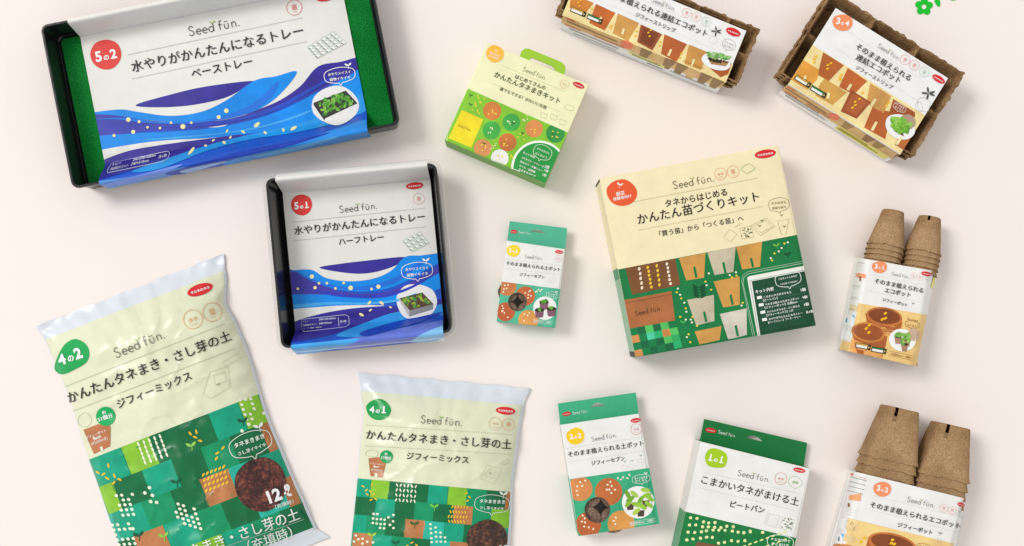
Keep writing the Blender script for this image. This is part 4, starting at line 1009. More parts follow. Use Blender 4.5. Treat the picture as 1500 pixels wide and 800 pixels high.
def draw_31(A, quad):
    S = 3.075; A.z(1210, 290, S)
    q = [((x - 1210) * S, (y - 290) * S) for x, y in quad]
    d = (.984, .178); n = (-.178, .984); I = 'illustration'
    fq = [(152, 468), (470, 524), (405, 757), (104, 692)]
    A.poly('paper_sleeve', (245, 204, 132), [(147, 474), (460, 528), (407, 758), (58, 682), (66, 640), (112, 650)], 1, 1, clipto=q)
    A.poly(I, (222, 160, 92), ell((262, 560), 84, 62, .16), 2, 1, clipto=q)
    A.poly(I, TERRA, [(176, 520), (342, 556), (334, 600), (278, 612), (270, 660), (250, 726), (140, 700), (118, 610), (124, 588), (190, 580)], 2, 1, clipto=q)
    A.poly(I, (196, 116, 56), ell((262, 535), 82, 42, .16, 36), 3, 1, clipto=q); A.poly(I, (134, 70, 34), ell((262, 533), 72, 33, .16, 36), 4, 1, clipto=q)
    A.poly(I, (206, 128, 62), ell((190, 606), 75, 45, .16, 36), 4, 1, clipto=q); A.poly(I, (156, 84, 40), ell((190, 605), 66, 36, .16, 36), 5, 1, clipto=q)
    A.poly(I, (232, 168, 96), [(112, 640), (128, 640), (260, 690), (252, 726), (110, 700)], 2, 1, clipto=q)
    for c in ((266, 520), (252, 547), (266, 542), (194, 573), (180, 588), (192, 606)): A.poly(I, (246, 190, 40), ell(c, 9, 5.5, -.6 + c[0] % 2, 10), 6, 2)
    pencil(A, I, (166, 668), d, 34, 12, (206, 164, 60)); pencil(A, I, (237, 686), d, 34, 12, (40, 120, 70))
    A.inset((342, 642), 62, 50, (246, 246, 244), 4, .16)
    A.poly('photo_inset', (212, 182, 158), blob((392, 616), 24, 30, 2), 6, 1, clipto=q)
    for x, y in ((322, 638), (362, 650), (352, 672)):
        A.poly('photo_inset', (172, 132, 108), [(x - 16, y - 14), (x + 16, y - 12), (x + 11, y + 20), (x - 11, y + 18)], 7, 1); A.poly('photo_inset', (52, 40, 30), ell((x, y - 13), 16, 6, .1, 12), 8, 1)
        A.leaves([(x - 18, y - 40), (x + 22, y - 40), (x + 16, y - 16), (x - 14, y - 16)], 7, 13, x, ((130, 190, 80), (104, 168, 70), (166, 210, 110)), 9)
    A.text(I, 'ポットのまま', (364, 548), (412, 558), (120, 72, 34), .02); A.bubble((386, 570), 32, 16, .16, None, 'らくらく', (150, 96, 50), 1.6, False)
    A.stroke(I, (170, 120, 60), [(286, 690), (392, 712), (388, 732), (282, 708)], 1.4, 6, closed=True); A.text(I, '外径約6cm・18個入', (292, 706), (384, 725), (120, 80, 40), .01)
    A.badge((240, 311), 33, 26, (247, 150, 102), '3', '1', .12, 5)
    A.logo((293, 348), (372, 364), (110, 110, 106))
    for c, col in (((393, 352), (240, 170, 160)), ((421, 358), (240, 170, 160)), ((450, 366), (180, 206, 170))): A.ring(c, 14, col, '苗', .16)
    A.emblem((451, 342), 23, 10, .2)
    ink = (60, 58, 56); ln = (206, 206, 202)
    A.dashes('lettering', ln, (200, 345), (440, 394), 1.3, 60); A.dashes('lettering', ln, (190, 418), (430, 470), 1.3, 60)
    A.text('lettering', 'そのまま植えられる', (217, 382), (434, 427), ink, .02); A.text('lettering', 'エコポット', (262, 424), (378, 447), ink, .02); A.text('lettering', 'ジフィーポット', (252, 464), (364, 489), ink, .02)
    A.sprout('lettering', (390, 476), 10, (120, 130, 110), .2)
    # side panel
    sd = 'side_panel'; gy = (170, 172, 170)
    A.poly(sd, (250, 160, 110), [(142, 338), (180, 345), (176, 362), (136, 354)], 5, 2)
    A.poly(sd, (150, 90, 60), [(152, 355), (158, 352), (160, 374), (154, 376)], 6, 2)
    for i in range(5): A.dashes(sd, gy, (143 - i * 9, 290 + i * 52), (176 - i * 9, 297 + i * 52), 3, 7, 5); A.dashes(sd, (226, 190, 170), (140 - i * 9, 304 + i * 50), (166 - i * 9, 310 + i * 50), 2, 6, 5)
    A.poly(sd, (232, 214, 170), [(112, 480), (146, 487), (140, 512), (106, 505)], 4, 1); A.poly(sd, (246, 246, 246), [(90, 522), (134, 531), (122, 580), (78, 570)], 4, 2)
    A.poly(sd, (120, 190, 230), [(118, 528), (132, 531), (128, 545)], 5, 2); A.poly(sd, (246, 246, 246), [(72, 592), (112, 600), (104, 640), (64, 632)], 4, 2)
    A.poly(sd, (90, 160, 210), [(92, 540), (100, 542), (96, 562), (88, 560)], 6, 2); A.poly(sd, (70, 130, 110), [(74, 606), (80, 607), (76, 628), (70, 626)], 6, 2)
    A.poly('paper_sleeve', (244, 232, 130), [(484, 348), (494, 350), (480, 410), (470, 400)], 3, 2)
pot_sleeve('white and orange paper sleeve around the stacks of small round peat pots', A0(1210, 290, 3.075, [(140, 268), (496, 331), (406, 758), (58, 682)]), .0590, 20, 14, draw_31)

def draw_32(A, quad):
    S = 3.635; A.z(1210, 580, S)
    q = [((x - 1210) * S, (y - 580) * S) for x, y in quad]
    I = 'illustration'; d = (.972, .234)
    A.poly('paper_sleeve', (247, 208, 138), [(118, 650), (680, 786), (640, 1100), (-120, 1100), (40, 800), (104, 790)], 1, 1, clipto=q)
    A.poly(I, TERRA, [(225, 752), (490, 800), (440, 1000), (170, 960)], 2, 1, clipto=q)
    A.poly(I, (198, 118, 58), ell((352, 790), 132, 58, .23, 40), 3, 1, clipto=q); A.poly(I, (134, 70, 34), ell((352, 786), 116, 44, .23, 40), 4, 1, clipto=q)
    A.poly(I, (206, 130, 66), ell((110, 836), 96, 44, .23, 40), 4, 1, clipto=q)
    for c in ((352, 766), (346, 784), (362, 788), (204, 755), (186, 776)): A.poly(I, (246, 196, 44), ell(c, 10, 7, -.4 + c[0] % 2, 10), 6, 2)
    A.badge((299, 495), 46, 39, (247, 150, 102), '3', '2', .18, 5)
    A.logo((428, 562), (574, 596), (104, 104, 100))
    for c, col in (((626, 597), (238, 150, 140)), ((670, 608), (238, 150, 140)), ((709, 619), (160, 190, 160))): A.ring(c, 22, col, '苗', .23)
    A.emblem((717, 578), 19, 11, .3)
    ink = (54, 52, 50); ln = (204, 204, 200)
    A.dashes('lettering', ln, (250, 530), (735, 650), 1.6, 90); A.dashes('lettering', ln, (228, 604), (712, 728), 1.6, 90)
    A.text('lettering', 'そのまま植えられるエコポット', (233, 590), (708, 706), ink, .018); A.text('lettering', 'ジフィーポット', (378, 694), (562, 738), ink, .018)
    A.sprout('lettering', (606, 732), 17, (130, 140, 130), .2); A.stroke('lettering', (170, 174, 168), [(592, 758), (616, 762), (612, 784), (594, 780)], 1.3, 4, closed=True)
    A.bubble((520, 806), 40, 20, .23, 'ポットのまま', None, (150, 96, 50), 2, False)
    sd = 'side_panel'; gy = (140, 142, 142)
    A.dots(sd, (226, 90, 80), [(140, 418)], 6, 6, 0, 5)
    for i in range(4): A.dashes(sd, gy, (136 - i * 6, 432 + i * 24), (216 - i * 6, 452 + i * 24), 3.4, 14 - i * 2, 5, .7)
    A.dashes(sd, (226, 150, 130), (180, 432), (216, 442), 4, 5, 5)
    A.poly(sd, (246, 170, 120), [(128, 530), (186, 520), (182, 560), (122, 552)], 5, 2)
    A.poly(sd, (150, 84, 50), [(120, 572), (126, 570), (130, 590), (118, 592)], 6, 2)
    for i in range(3): A.dashes(sd, (190, 192, 190), (112 - i * 3, 600 + i * 14), (176 - i * 3, 614 + i * 14), 2, 10, 5)
    A.poly(sd, (232, 206, 150), [(120, 652), (172, 664), (162, 722), (108, 710)], 4, 1); A.poly(sd, (232, 206, 150), [(106, 734), (152, 746), (146, 782), (96, 770)], 4, 1)
    rr = random.Random(2); A.dots(sd, (170, 136, 84), [(112 + rr.random() * 46, 664 + rr.random() * 50) for _ in range(22)], 2.6, 1.4, .8, 5, .5)
    A.poly(sd, (246, 247, 248), [(76, 648), (112, 656), (100, 712), (66, 704)], 4, 2); A.poly(sd, (246, 247, 248), [(62, 728), (98, 738), (88, 792), (50, 782)], 4, 2)
    A.poly(sd, (110, 186, 236), [(82, 732), (98, 738), (92, 756)], 5, 2); A.poly(sd, (84, 130, 150), [(70, 750), (76, 752), (74, 774), (66, 772)], 6, 2)
pot_sleeve('white paper sleeve with an orange pot picture around the stacks of large square peat pots', A0(1210, 580, 3.635, [(133, 398), (746, 548), (664, 990), (-10, 872)]), .070, 22, 8, draw_32)

# ------------------------------------------------------------------ nested strips of peat pots
def strip_stack(TL, TR, depth_px, cols, rows, n, gap, deep, label_kind, group):
    U, V, w = frame(TL, TR); rim = deep + (n - 1) * gap + .002
    k = (H - rim) / H * PX; Wd, Hd = w * k, depth_px * k
    nu, nv = int(Wd / .0023), int(Hd / .0023)
    verts = []; faces = []
    for j in range(nv + 1):
        for i in range(nu + 1):
            x, y = Wd * i / nu, Hd * j / nv
            cw, ch = Wd / cols, Hd / rows
            dx = abs((x / cw) - round(x / cw)) * cw; dy = abs((y / ch) - round(y / ch)) * ch
            edge = min(x, Wd - x, y, Hd - y)
            nn = noise.noise(Vector((x * 90, y * 90, cols))) ; n3 = noise.noise(Vector((x * 300, y * 300, 4)))
            ins = [(dx if round(x / cw) not in (0, cols) else dx - .0018), (dy if round(y / ch) not in (0, rows) else dy - .0018)]
            m = min(ins) + nn * .0007
            z = -deep * min(1, max(0, (m - .0016) / .0075)) ** .9
            if edge > .005: z -= .0025 * min(1, (edge - .005) / .004) * (1 if m < .002 else 0)
            z += nn * .0011 + n3 * .0006
            if m > .009: z = -deep + n3 * .0006
            ox = oy = 0
            if i in (0, nu): ox = (noise.noise(Vector((y * 130, i, 2))) * .0030)
            if j in (0, nv): oy = (noise.noise(Vector((x * 130, j, 7))) * .0030)
            if i in (0, nu): ox += (1 if i == 0 else -1) * .0032 * math.exp(-(dy / .0055) ** 2) * (0 < round(y / ch) < rows)
            if j in (0, nv): oy += (1 if j == 0 else -1) * .0032 * math.exp(-(dx / .0055) ** 2) * (0 < round(x / cw) < cols)
            verts.append((x + ox, -(y + oy), z))
    for j in range(nv):
        for i in range(nu): faces.append((j * (nu + 1) + i, (j + 1) * (nu + 1) + i, (j + 1) * (nu + 1) + i + 1, j * (nu + 1) + i + 1))
    first = None; org = W(TL[0], TL[1], rim)
    for s in range(n):
        if first is None:
            first = o = mesh_obj('peat_pot_strip', verts, faces, [PEATD], None, None, None, 60)
            md = o.modifiers.new('thickness', 'SOLIDIFY'); md.thickness = .0012; md.offset = -1
        else:
            o = first.copy(); SC.collection.objects.link(o)
        jx = math.sin(s * 2.3) * .0007
        d_ = Vector((-U[0] * .0013 + V[0] * .0016, U[1] * .0013 - V[1] * .0016, 0)) * s
        o.location = (org.x + jx + d_.x, org.y - jx + d_.y, rim - s * gap)
        o.rotation_euler = (0, 0, math.atan2(-U[1], U[0]) + math.sin(s * 4.1) * .004)
        o['label'] = '%s %s' % (('top', 'second', 'third', 'lowest')[s] if n == 4 else '', label_kind)
        o['category'] = 'peat pot strip'; o['group'] = group
    return U, V, w, rim

def strip_sleeve(label, TL, U, V, u0, u1, v0, vf, ve, rim, drop, draw):
    Q = lambda u, v: (TL[0] + U[0] * u + V[0] * v, TL[1] + U[1] * u + V[1] * v)
    c = W(*Q((u0 + u1) / 2, (v0 + vf) / 2), rim); root = thing('strip_sleeve', label, 'paper sleeve', (c.x, c.y, 0))
    top = rim + .0016
    def zf(x, y):
        v = (x - TL[0]) * V[0] + (y - TL[1]) * V[1]; u = (x - TL[0]) * U[0] + (y - TL[1]) * U[1]
        wob = .0008 * noise.noise(Vector((u * .02, v * .025, 5)))
        if v < vf - 3: return top + wob + .001
        if v < vf + 1: return top + (wob + .001) * (vf + 1 - v) / 4
        return max(.003, top - drop * (v - vf - 1))
    A = Art(root, zf, 'paper_sleeve', ('paper', 'paint', 'ink'), .0002)
    dU = Vector((U[0], -U[1], 0))
    def pos(x, y):
        p = W(x, y, zf(x, y)); return p + dU * (W(x, y, top) - p).dot(dU)
    A.pos = pos
    A.latt(TL, U, V, [u0 + (u1 - u0) * i / 10 for i in range(1, 10)], [v0 + (vf - 6 - v0) * i / 6 for i in range(1, 7)] + [vf - 3, vf - 2, vf - 1, vf, vf + 1, vf + 1.6, vf + 6, vf + 12])
    A.z(0, 0, 1); cl = [Q(u0, v0), Q(u1, v0), Q(u1, ve), Q(u0, ve)]
    A.poly('paper_sleeve', (239, 240, 239), cl, 0)
    fl = [Q(u0, v0), Q(u1, v0), Q(u1, vf), Q(u0, vf)]
    draw(A, fl, cl, Q); A.finish()

U4, V4, w4, rim4 = strip_stack((1219, -14), (1414, 108), 143, 3, 2, 4, .0058, .0360, 'brown six-cell peat strip of the nest with a wide sleeve at the right', 'six-cell strips nested at right')
def draw_34(A, fl, cl, Q):
    S = 884 / 210; A.z(1130, 60, S)
    T = lambda pts: [((x - 1130) * S, (y - 60) * S) for x, y in pts]
    fz, cz = T(fl), T(cl); I = 'illustration'
    qa = lambda u, v: T([Q(u, v)])[0]
    A.poly('paper_sleeve', (250, 222, 160), [qa(15, 83), qa(230, 83), qa(230, 152), qa(15, 152)], 1, 1, clipto=fz)
    B = lambda col, pts, ly=2: A.poly(I, col, pts, ly, 1, clipto=fz)
    B((178, 98, 44), [(318, 70), (446, 150), (352, 250), (284, 208)]); B((226, 158, 62), [(196, 118), (292, 178), (282, 236), (222, 300), (120, 240)])
    B((190, 100, 44), [(470, 166), (590, 248), (506, 330), (416, 284)]); B((206, 154, 84), [(608, 262), (738, 340), (690, 446), (584, 384)])
    B((160, 82, 40), [(490, 303), (612, 378), (524, 480), (426, 434)], 3); B((176, 96, 52), [(498, 322), (592, 380), (520, 458), (446, 424)], 4)
    B((206, 158, 78), [(330, 232), (464, 318), (376, 396), (270, 336), (300, 262)]); B((186, 98, 46), [(622, 408), (742, 440), (700, 606), (570, 534)])
    B((166, 86, 40), [(750, 358), (884, 440), (884, 470), (722, 452)]); B((190, 110, 56), [(780, 600), (884, 560), (860, 700), (760, 640)])
    for a, b in (((468, 304), (490, 268)), ((614, 400), (640, 358)), ((618, 552), (646, 500)), ((346, 356), (352, 320)), ((770, 640), (800, 590)), ((204, 236), (208, 214))):
        A.stroke(I, (252, 226, 168), [a, b], 17, 5, 1)
    for c in ((346, 150), (366, 138), (344, 172), (540, 358), (514, 376), (516, 396), (498, 412), (720, 380), (706, 400), (274, 96), (262, 112), (262, 132), (430, 210), (420, 228), (424, 240), (560, 320)):
        A.poly(I, (246, 192, 44), ell(c, 10, 6, -.5 + c[1] % 2, 10), 6, 2)
    d = (.852, .524)
    pencil(A, I, (192, 250), d, 54, 17, (206, 164, 60)); pencil(A, I, (288, 314), d, 54, 17, (40, 120, 70))
    A.inset((790, 530), 96, 74, (242, 242, 244), 6, .4)
    A.poly('photo_inset', (178, 152, 130), ell((836, 500), 50, 46, .3), 6, 1, clipto=fz)
    A.poly('photo_inset', (96, 64, 40), [(730, 520), (800, 550), (816, 590), (760, 560)], 6, 1)
    A.leaves([(740, 470), (840, 500), (850, 580), (750, 540)], 34, 24, 6, ((120, 186, 60), (146, 204, 84), (96, 160, 48)), 7)
    A.text(I, 'ポットのまま', (756, 386), (812, 420), (252, 246, 236), .02); A.bubble((788, 412), 42, 22, .5, None, 'らくらく', (252, 246, 236), 2, False)
    # front fold
    A.poly(I, (224, 186, 124), [qa(15, 151.5), qa(230, 151.5), qa(230, 163), qa(15, 163)], 1, 1, clipto=cz)
    for i in range(6):
        a = 118 + i * 18; A.poly(I, ((166, 136, 76), (216, 180, 118), (150, 112, 70))[i % 3], [qa(a, 151.6), qa(a + 17, 151.6), qa(a + 12, 163), qa(a + 4, 163)], 2, 1, clipto=cz)
    A.poly(I, (234, 228, 120), [qa(118, 162), qa(206, 162), qa(206, 169), qa(118, 169)], 2, 1, clipto=cz)
    A.poly(I, (240, 130, 96), ell(qa(102, 155), 34, 20, .5), 3, 2, clipto=cz)
    for i, (u, v, l, c) in enumerate(((20, 154, 14, (214, 70, 60)), (20, 157, 72, (130, 96, 60)), (22, 161, 22, (222, 120, 110)), (24, 163, 60, (150, 150, 150)), (28, 166, 70, (160, 160, 160)), (122, 164.5, 50, (150, 140, 60)), (122, 166.5, 70, (150, 140, 60)), (60, 160, 40, (200, 120, 110)))):
        A.dashes(I, c, qa(u, v), qa(u + l, v), 6, int(l / 2.2), 4, .7)
    # heading, read from the wider view
    S2 = 3.2; A.z(1120, 0, S2)
    A.badge((365, 105), 46, 38, (247, 148, 98), '3', '4', .2, 5)
    A.logo((526, 222), (626, 286), (112, 112, 108))
    for c, col in (((656, 280), (236, 132, 120)), ((700, 306), (236, 132, 120)), ((747, 338), (160, 196, 160))): A.ring(c, 23, col, '苗', .55)
    A.emblem((814, 371), 33, 15, .55)
    ink = (66, 64, 62); ln = (206, 207, 205)
    A.dashes('lettering', ln, (380, 142), (720, 366), 1.5, 80); A.dashes('lettering', ln, (336, 228), (720, 476), 1.5, 80)
    A.text('lettering', 'そのまま植えられる', (424, 226), (676, 380), ink, .018); A.text('lettering', '連結エコポット', (424, 276), (628, 392), ink, .018); A.text('lettering', 'ジフィーストリップ', (424, 322), (594, 420), ink, .016)
    for k in range(5):
        a = .2 + k * .7; A.poly(I, (70, 74, 66), ell((766 + 18 * math.cos(a * 2), 438 + 16 * math.sin(a * 2)), 15, 4.5, a * 2, 10), 6, 2)
    for p in (((716, 470), (744, 458), (772, 478), (764, 520), (724, 516)), ((706, 490), (730, 478), (738, 520), (712, 516))): A.stroke(I, (180, 184, 178), spline(list(p), 3), 1.4, 5, closed=True)
strip_sleeve('white and orange card sleeve over the nest of six-cell strips, badge numbered three of four', (1219, -14), U4, V4, 18, 212, 19, 150, 171, rim4, .0027, draw_34)

U3, V3, w3, rim3 = strip_stack((852, -65), (1114, 43), 86, 6, 2, 4, .0058, .039, 'brown twelve-cell peat strip of the long nest cut by the upper edge', 'twelve-cell strips nested at the upper edge')
def draw_33(A, fl, cl, Q):
    S = 1500 / 340; A.z(790, 0, S)
    T = lambda pts: [((x - 790) * S, (y - 0) * S) for x, y in pts]
    fz, cz = T(fl), T(cl); I = 'illustration'; qa = lambda u, v: T([Q(u, v)])[0]
    A.poly('paper_sleeve', (250, 222, 160), [(150, -60), (300, -20), (1300, 420), (1150, 700), (100, 150)], 1, 1, clipto=[qa(7, 60), qa(266, 63), qa(266, 92), qa(7, 92)])
    B = lambda col, pts, ly=2: A.poly(I, col, pts, ly, 1, clipto=fz)
    for col, pts in (((206, 128, 52), [(206, -40), (352, 20), (290, 96), (196, 50)]), ((196, 104, 44), [(366, 26), (492, 84), (422, 198), (322, 150)]), ((206, 154, 80), [(508, 88), (644, 150), (574, 266), (474, 216)]),
                     ((158, 84, 42), [(656, 158), (794, 222), (730, 326), (632, 272)]), ((184, 96, 48), [(808, 222), (954, 286), (884, 402), (786, 348)]), ((206, 150, 76), [(968, 288), (1092, 340), (1044, 452), (936, 412)]), ((176, 90, 40), [(1100, 440), (1240, 410), (1220, 480), (1170, 500)])): B(col, pts)
    B((130, 66, 34), [(672, 176), (774, 224), (722, 306), (648, 266)], 3)
    for a, b in (((536, 224), (546, 186)), ((832, 362), (852, 320)), ((984, 426), (1000, 384)), ((392, 126), (402, 112))): A.stroke(I, (252, 226, 168), [a, b], 15, 5, 1)
    for c in ((268, 4), (252, 18), (258, 40), (720, 196), (704, 212), (712, 236), (466, 168), (460, 184), (628, 204), (620, 232), (780, 272), (776, 296), (916, 348), (908, 376), (340, 62)): A.poly(I, (246, 192, 44), ell(c, 8, 5.5, -.5 + c[1] % 2, 10), 6, 2)
    d = (.92, .39); pencil(A, I, (252, 78), d, 52, 17, (206, 164, 60)); pencil(A, I, (358, 124), d, 52, 17, (40, 120, 70))
    A.inset((1142, 398), 98, 54, (240, 240, 244), 3, .3)
    A.poly('photo_inset', (176, 132, 84), [(1086, 372), (1226, 400), (1204, 430), (1108, 416)], 6, 1)
    A.leaves([(1092, 372), (1220, 398), (1210, 412), (1100, 396)], 26, 12, 8, ((40, 36, 28), (60, 50, 36)), 7); A.leaves([(1084, 336), (1226, 366), (1224, 392), (1090, 366)], 40, 13, 6, ((120, 180, 90), (150, 204, 120), (90, 150, 70)), 8)
    # folded front
    A.poly(I, (222, 184, 122), [qa(7, 91), qa(266, 91), qa(266, 102), qa(7, 102)], 1, 1, clipto=cz)
    for i in range(7):
        a = 132 + i * 19; A.poly(I, ((150, 124, 74), (226, 192, 132), (150, 116, 76))[i % 3], [qa(a, 91.2), qa(a + 18, 91.2), qa(a + 13, 106), qa(a + 3, 106)], 2, 1, clipto=cz)
    A.poly(I, (232, 230, 132), [qa(118, 103), qa(176, 103), qa(176, 110), qa(118, 110)], 2, 1, clipto=cz)
    A.poly(I, (240, 134, 100), ell(qa(111, 95), 44, 24, .4), 3, 2, clipto=cz)
    for i, (u, v, l, c) in enumerate(((14, 93, 14, (214, 70, 60)), (16, 96.5, 80, (130, 100, 60)), (14, 102, 26, (222, 130, 120)), (22, 105, 80, (150, 150, 150)), (30, 108.5, 70, (165, 165, 165)), (124, 105, 46, (150, 146, 70)), (150, 108, 26, (120, 110, 60)), (186, 106, 60, (170, 170, 170)), (60, 101, 50, (210, 130, 120)))):
        A.dashes(I, c, qa(u, v), qa(u + l, v), 7, int(l / 2.2), 4, .7)
    A.text(I, 'ジフィーストリップ', qa(196, 87), qa(228, 87), (150, 80, 30), .01)
    A.badge((372, -140), 58, 48, (247, 148, 98), '3', '3', .38, 5)
    A.logo((722, 12), (872, 76), (112, 112, 108))
    for c, col in (((951, 84), (238, 140, 130)), ((1013, 110), (238, 140, 130)), ((1078, 140), (160, 200, 170))): A.ring(c, 29, col, '苗', .4)
    A.emblem((1252, 208), 49, 25, .38)
    ink = (62, 60, 58); ln = (206, 207, 205)
    A.dashes('lettering', ln, (460, -90), (1180, 222), 1.8, 150); A.dashes('lettering', ln, (300, -30), (1140, 322), 1.8, 150)
    # sixteen characters, the first ones above the picture's edge
    A.text('lettering', 'そのまま植えられる連結エコポット', (388, -50), (1077, 238), ink, .018); A.text('lettering', 'ジフィーストリップ', (618, 104), (874, 212), ink, .016)
    for k in range(5):
        a = .2 + k * .7; A.poly(I, (66, 70, 62), ell((1142 + 18 * math.cos(a * 2), 204 + 18 * math.sin(a * 2)), 16, 4.5, a * 2, 10), 6, 2)
    A.stroke(I, (196, 204, 198), ell((1122, 258), 26, 24), 1.6, 5, closed=True); A.bubble((1224, 290), 44, 34, .4, 'ポットのまま', 'らくらく', (150, 150, 146), 1.8, False)
strip_sleeve('white and orange card sleeve over the long nest of strips at the upper edge', (852, -65), U3, V3, 8, 265, 10, 91, 112, rim3, .0030, draw_33)

# ------------------------------------------------------------------ soil bags
DKG, MID, TEA, CYA, LIM, ORG = (2, 108, 62), (8, 148, 98), (4, 164, 128), (36, 182, 158), (136, 196, 50), (188, 124, 76)
PALETTE = dict(D=DKG, M=MID, T=TEA, C=CYA, L=LIM, O=ORG)
GRID = ["OTLDDTLMDO", "LDTDMDOMLM", "CTMDOCTDMT", "DOTMDCODTO", "MDCLTMDCTD", "OTLDDTLMDO", "LDTDMDOMLM"]
def soil_bag(label, TL, TR, Ln, Hm, left, right, vtop, vmos, cell, draw, soil, seed, end_band):
    U, V, w = frame(TL, TR)
    Q = lambda u, v: (TL[0] + U[0] * u + V[0] * v, TL[1] + U[1] * u + V[1] * v)
    def ip(tab, v):
        if v <= tab[0][0]: return tab[0][1]
        for (a, p), (b, q) in zip(tab, tab[1:]):
            if v <= b:
                t = (v - a) / (b - a); return p + (q - p) * t * t * (3 - 2 * t)
        return tab[-1][1]
    c = W(*Q(w / 2, Ln / 2), Hm * .6); root = thing('soil_bag', label, 'soil bag', (c.x, c.y, 0))
    def zf(x, y):
        u = (x - TL[0]) * U[0] + (y - TL[1]) * U[1]; v = (x - TL[0]) * V[0] + (y - TL[1]) * V[1]
        a, b = ip(left, v), ip(right, v); s = min(1, max(0, (u - a) / (b - a)))
        e = max(0, 1 - abs(2 * s - 1) ** 2.6) ** .72
        t = sm(-4, 78, v) ** .8 * (1 - .93 * sm(Ln - 60, Ln, v))
        z = .0035 + Hm * e * t
        edge = (1 - e) ** 1.2
        # pinch folds from the corners and seams, and soft dents over the fill
        P = Vector((u * .012, v * .012, seed))
        z += e * t * (.0042 * noise.noise(P * 1.6) + .0020 * noise.noise(P * 4.2))
        if e < .97:
            z += min(1, e * 3) * (1 - e) * .0065 * noise.noise(Vector((v * .055, s * 1.5, seed + 4)))
        fz = sm(0, 10, v) * (1 - sm(20, 95, v))
        z += fz * min(1, e * 4) * .0034 * noise.noise(Vector((u * .045 + v * .02 * math.tanh((s - .5) * 9), v * .010, seed + 8)))
        rg = 1 - abs(noise.noise(Vector((u * .021 + v * .012, v * .016 - u * .008, seed + 21)))) * 2.6
        z += e * t * .0034 * max(0, rg) ** 3 * (.35 + .65 * (1 - sm(.2, .8, e)))
        z += .0016 * (1 - sm(4, 24, v)) * (noise.noise(Vector((u * .05, 0, seed + 2))) + .4)
        return max(.0012, z)
    art = Art(root, zf, 'bag_film', ('film', 'filmpaint', 'filmink'), .00024)
    art.latt(TL, U, V, [x for x in range(-8, int(w) + 12, 4)], [y for y in range(0, int(Ln) + 4, 4)])
    vs = [i * Ln / 48 for i in range(49)]
    outl = [Q(ip(left, v), v) for v in vs]; outr = [Q(ip(right, v), v) for v in vs]
    topw = [Q(w * i / 16, 1.2 * math.sin(i * 1.9 + seed)) for i in range(1, 16)]
    outline = outl[::-1] + topw + outr
    art.poly('bag_film', (220, 227, 235), outline, 0)
    rim_ = [art.pos(*p) for p in outline]; low = [Vector((p.x, p.y, .0006)) for p in rim_]; n = len(rim_)
    art.extra.append((rim_ + low, [(i, (i + 1) % n, (i + 1) % n + n, i + n) for i in range(n)], mat((220, 227, 235), 'film')))
    band = lambda v0, v1, dl, dr, k=30: [Q(ip(left, v0 + (v1 - v0) * i / k) + dl, v0 + (v1 - v0) * i / k) for i in range(k + 1)] + [Q(ip(right, v0 + (v1 - v0) * i / k) - dr, v0 + (v1 - v0) * i / k) for i in range(k, -1, -1)]
    art.poly('bag_film', (226, 230, 200), band(vtop, vmos, 1.2, 4), 1)
    art.poly('bag_film', MID, band(vmos, Ln - end_band, 1.2, 4), 1, 1)
    # patchwork
    for j, row in enumerate(GRID):
        for i, ch in enumerate(row):
            r = random.Random(j * 31 + i); cw = cell
            off = (j % 2) * cw * .38
            u_, v_ = -cw * .9 + off + i * cw, vmos + j * cw * .93
            A_, B_ = max(v_, vmos), min(v_ + cw * .93, Ln - end_band - .5)
            if B_ <= A_: continue
            lo, hi = max(u_ + r.uniform(-2, 2), ip(left, (A_ + B_) / 2) + 2), min(u_ + cw, ip(right, (A_ + B_) / 2) - 4.5)
            if hi - lo < 2: continue
            art.poly('bag_film', PALETTE[ch], [Q(lo, A_), Q(hi, A_), Q(hi, B_), Q(lo, B_)], 2, 1)
    draw(art, Q); art.finish()

def seeds_block(A, c, U, V, n, m, du, dv, col, a, rx=6.5, ry=2.7, part='illustration'):
    for i in range(n):
        for j in range(m):
            A.poly(part, col, ell((c[0] + U[0] * du * i + V[0] * dv * j, c[1] + U[1] * du * i + V[1] * dv * j), rx, ry, a, 9), 4, 2)

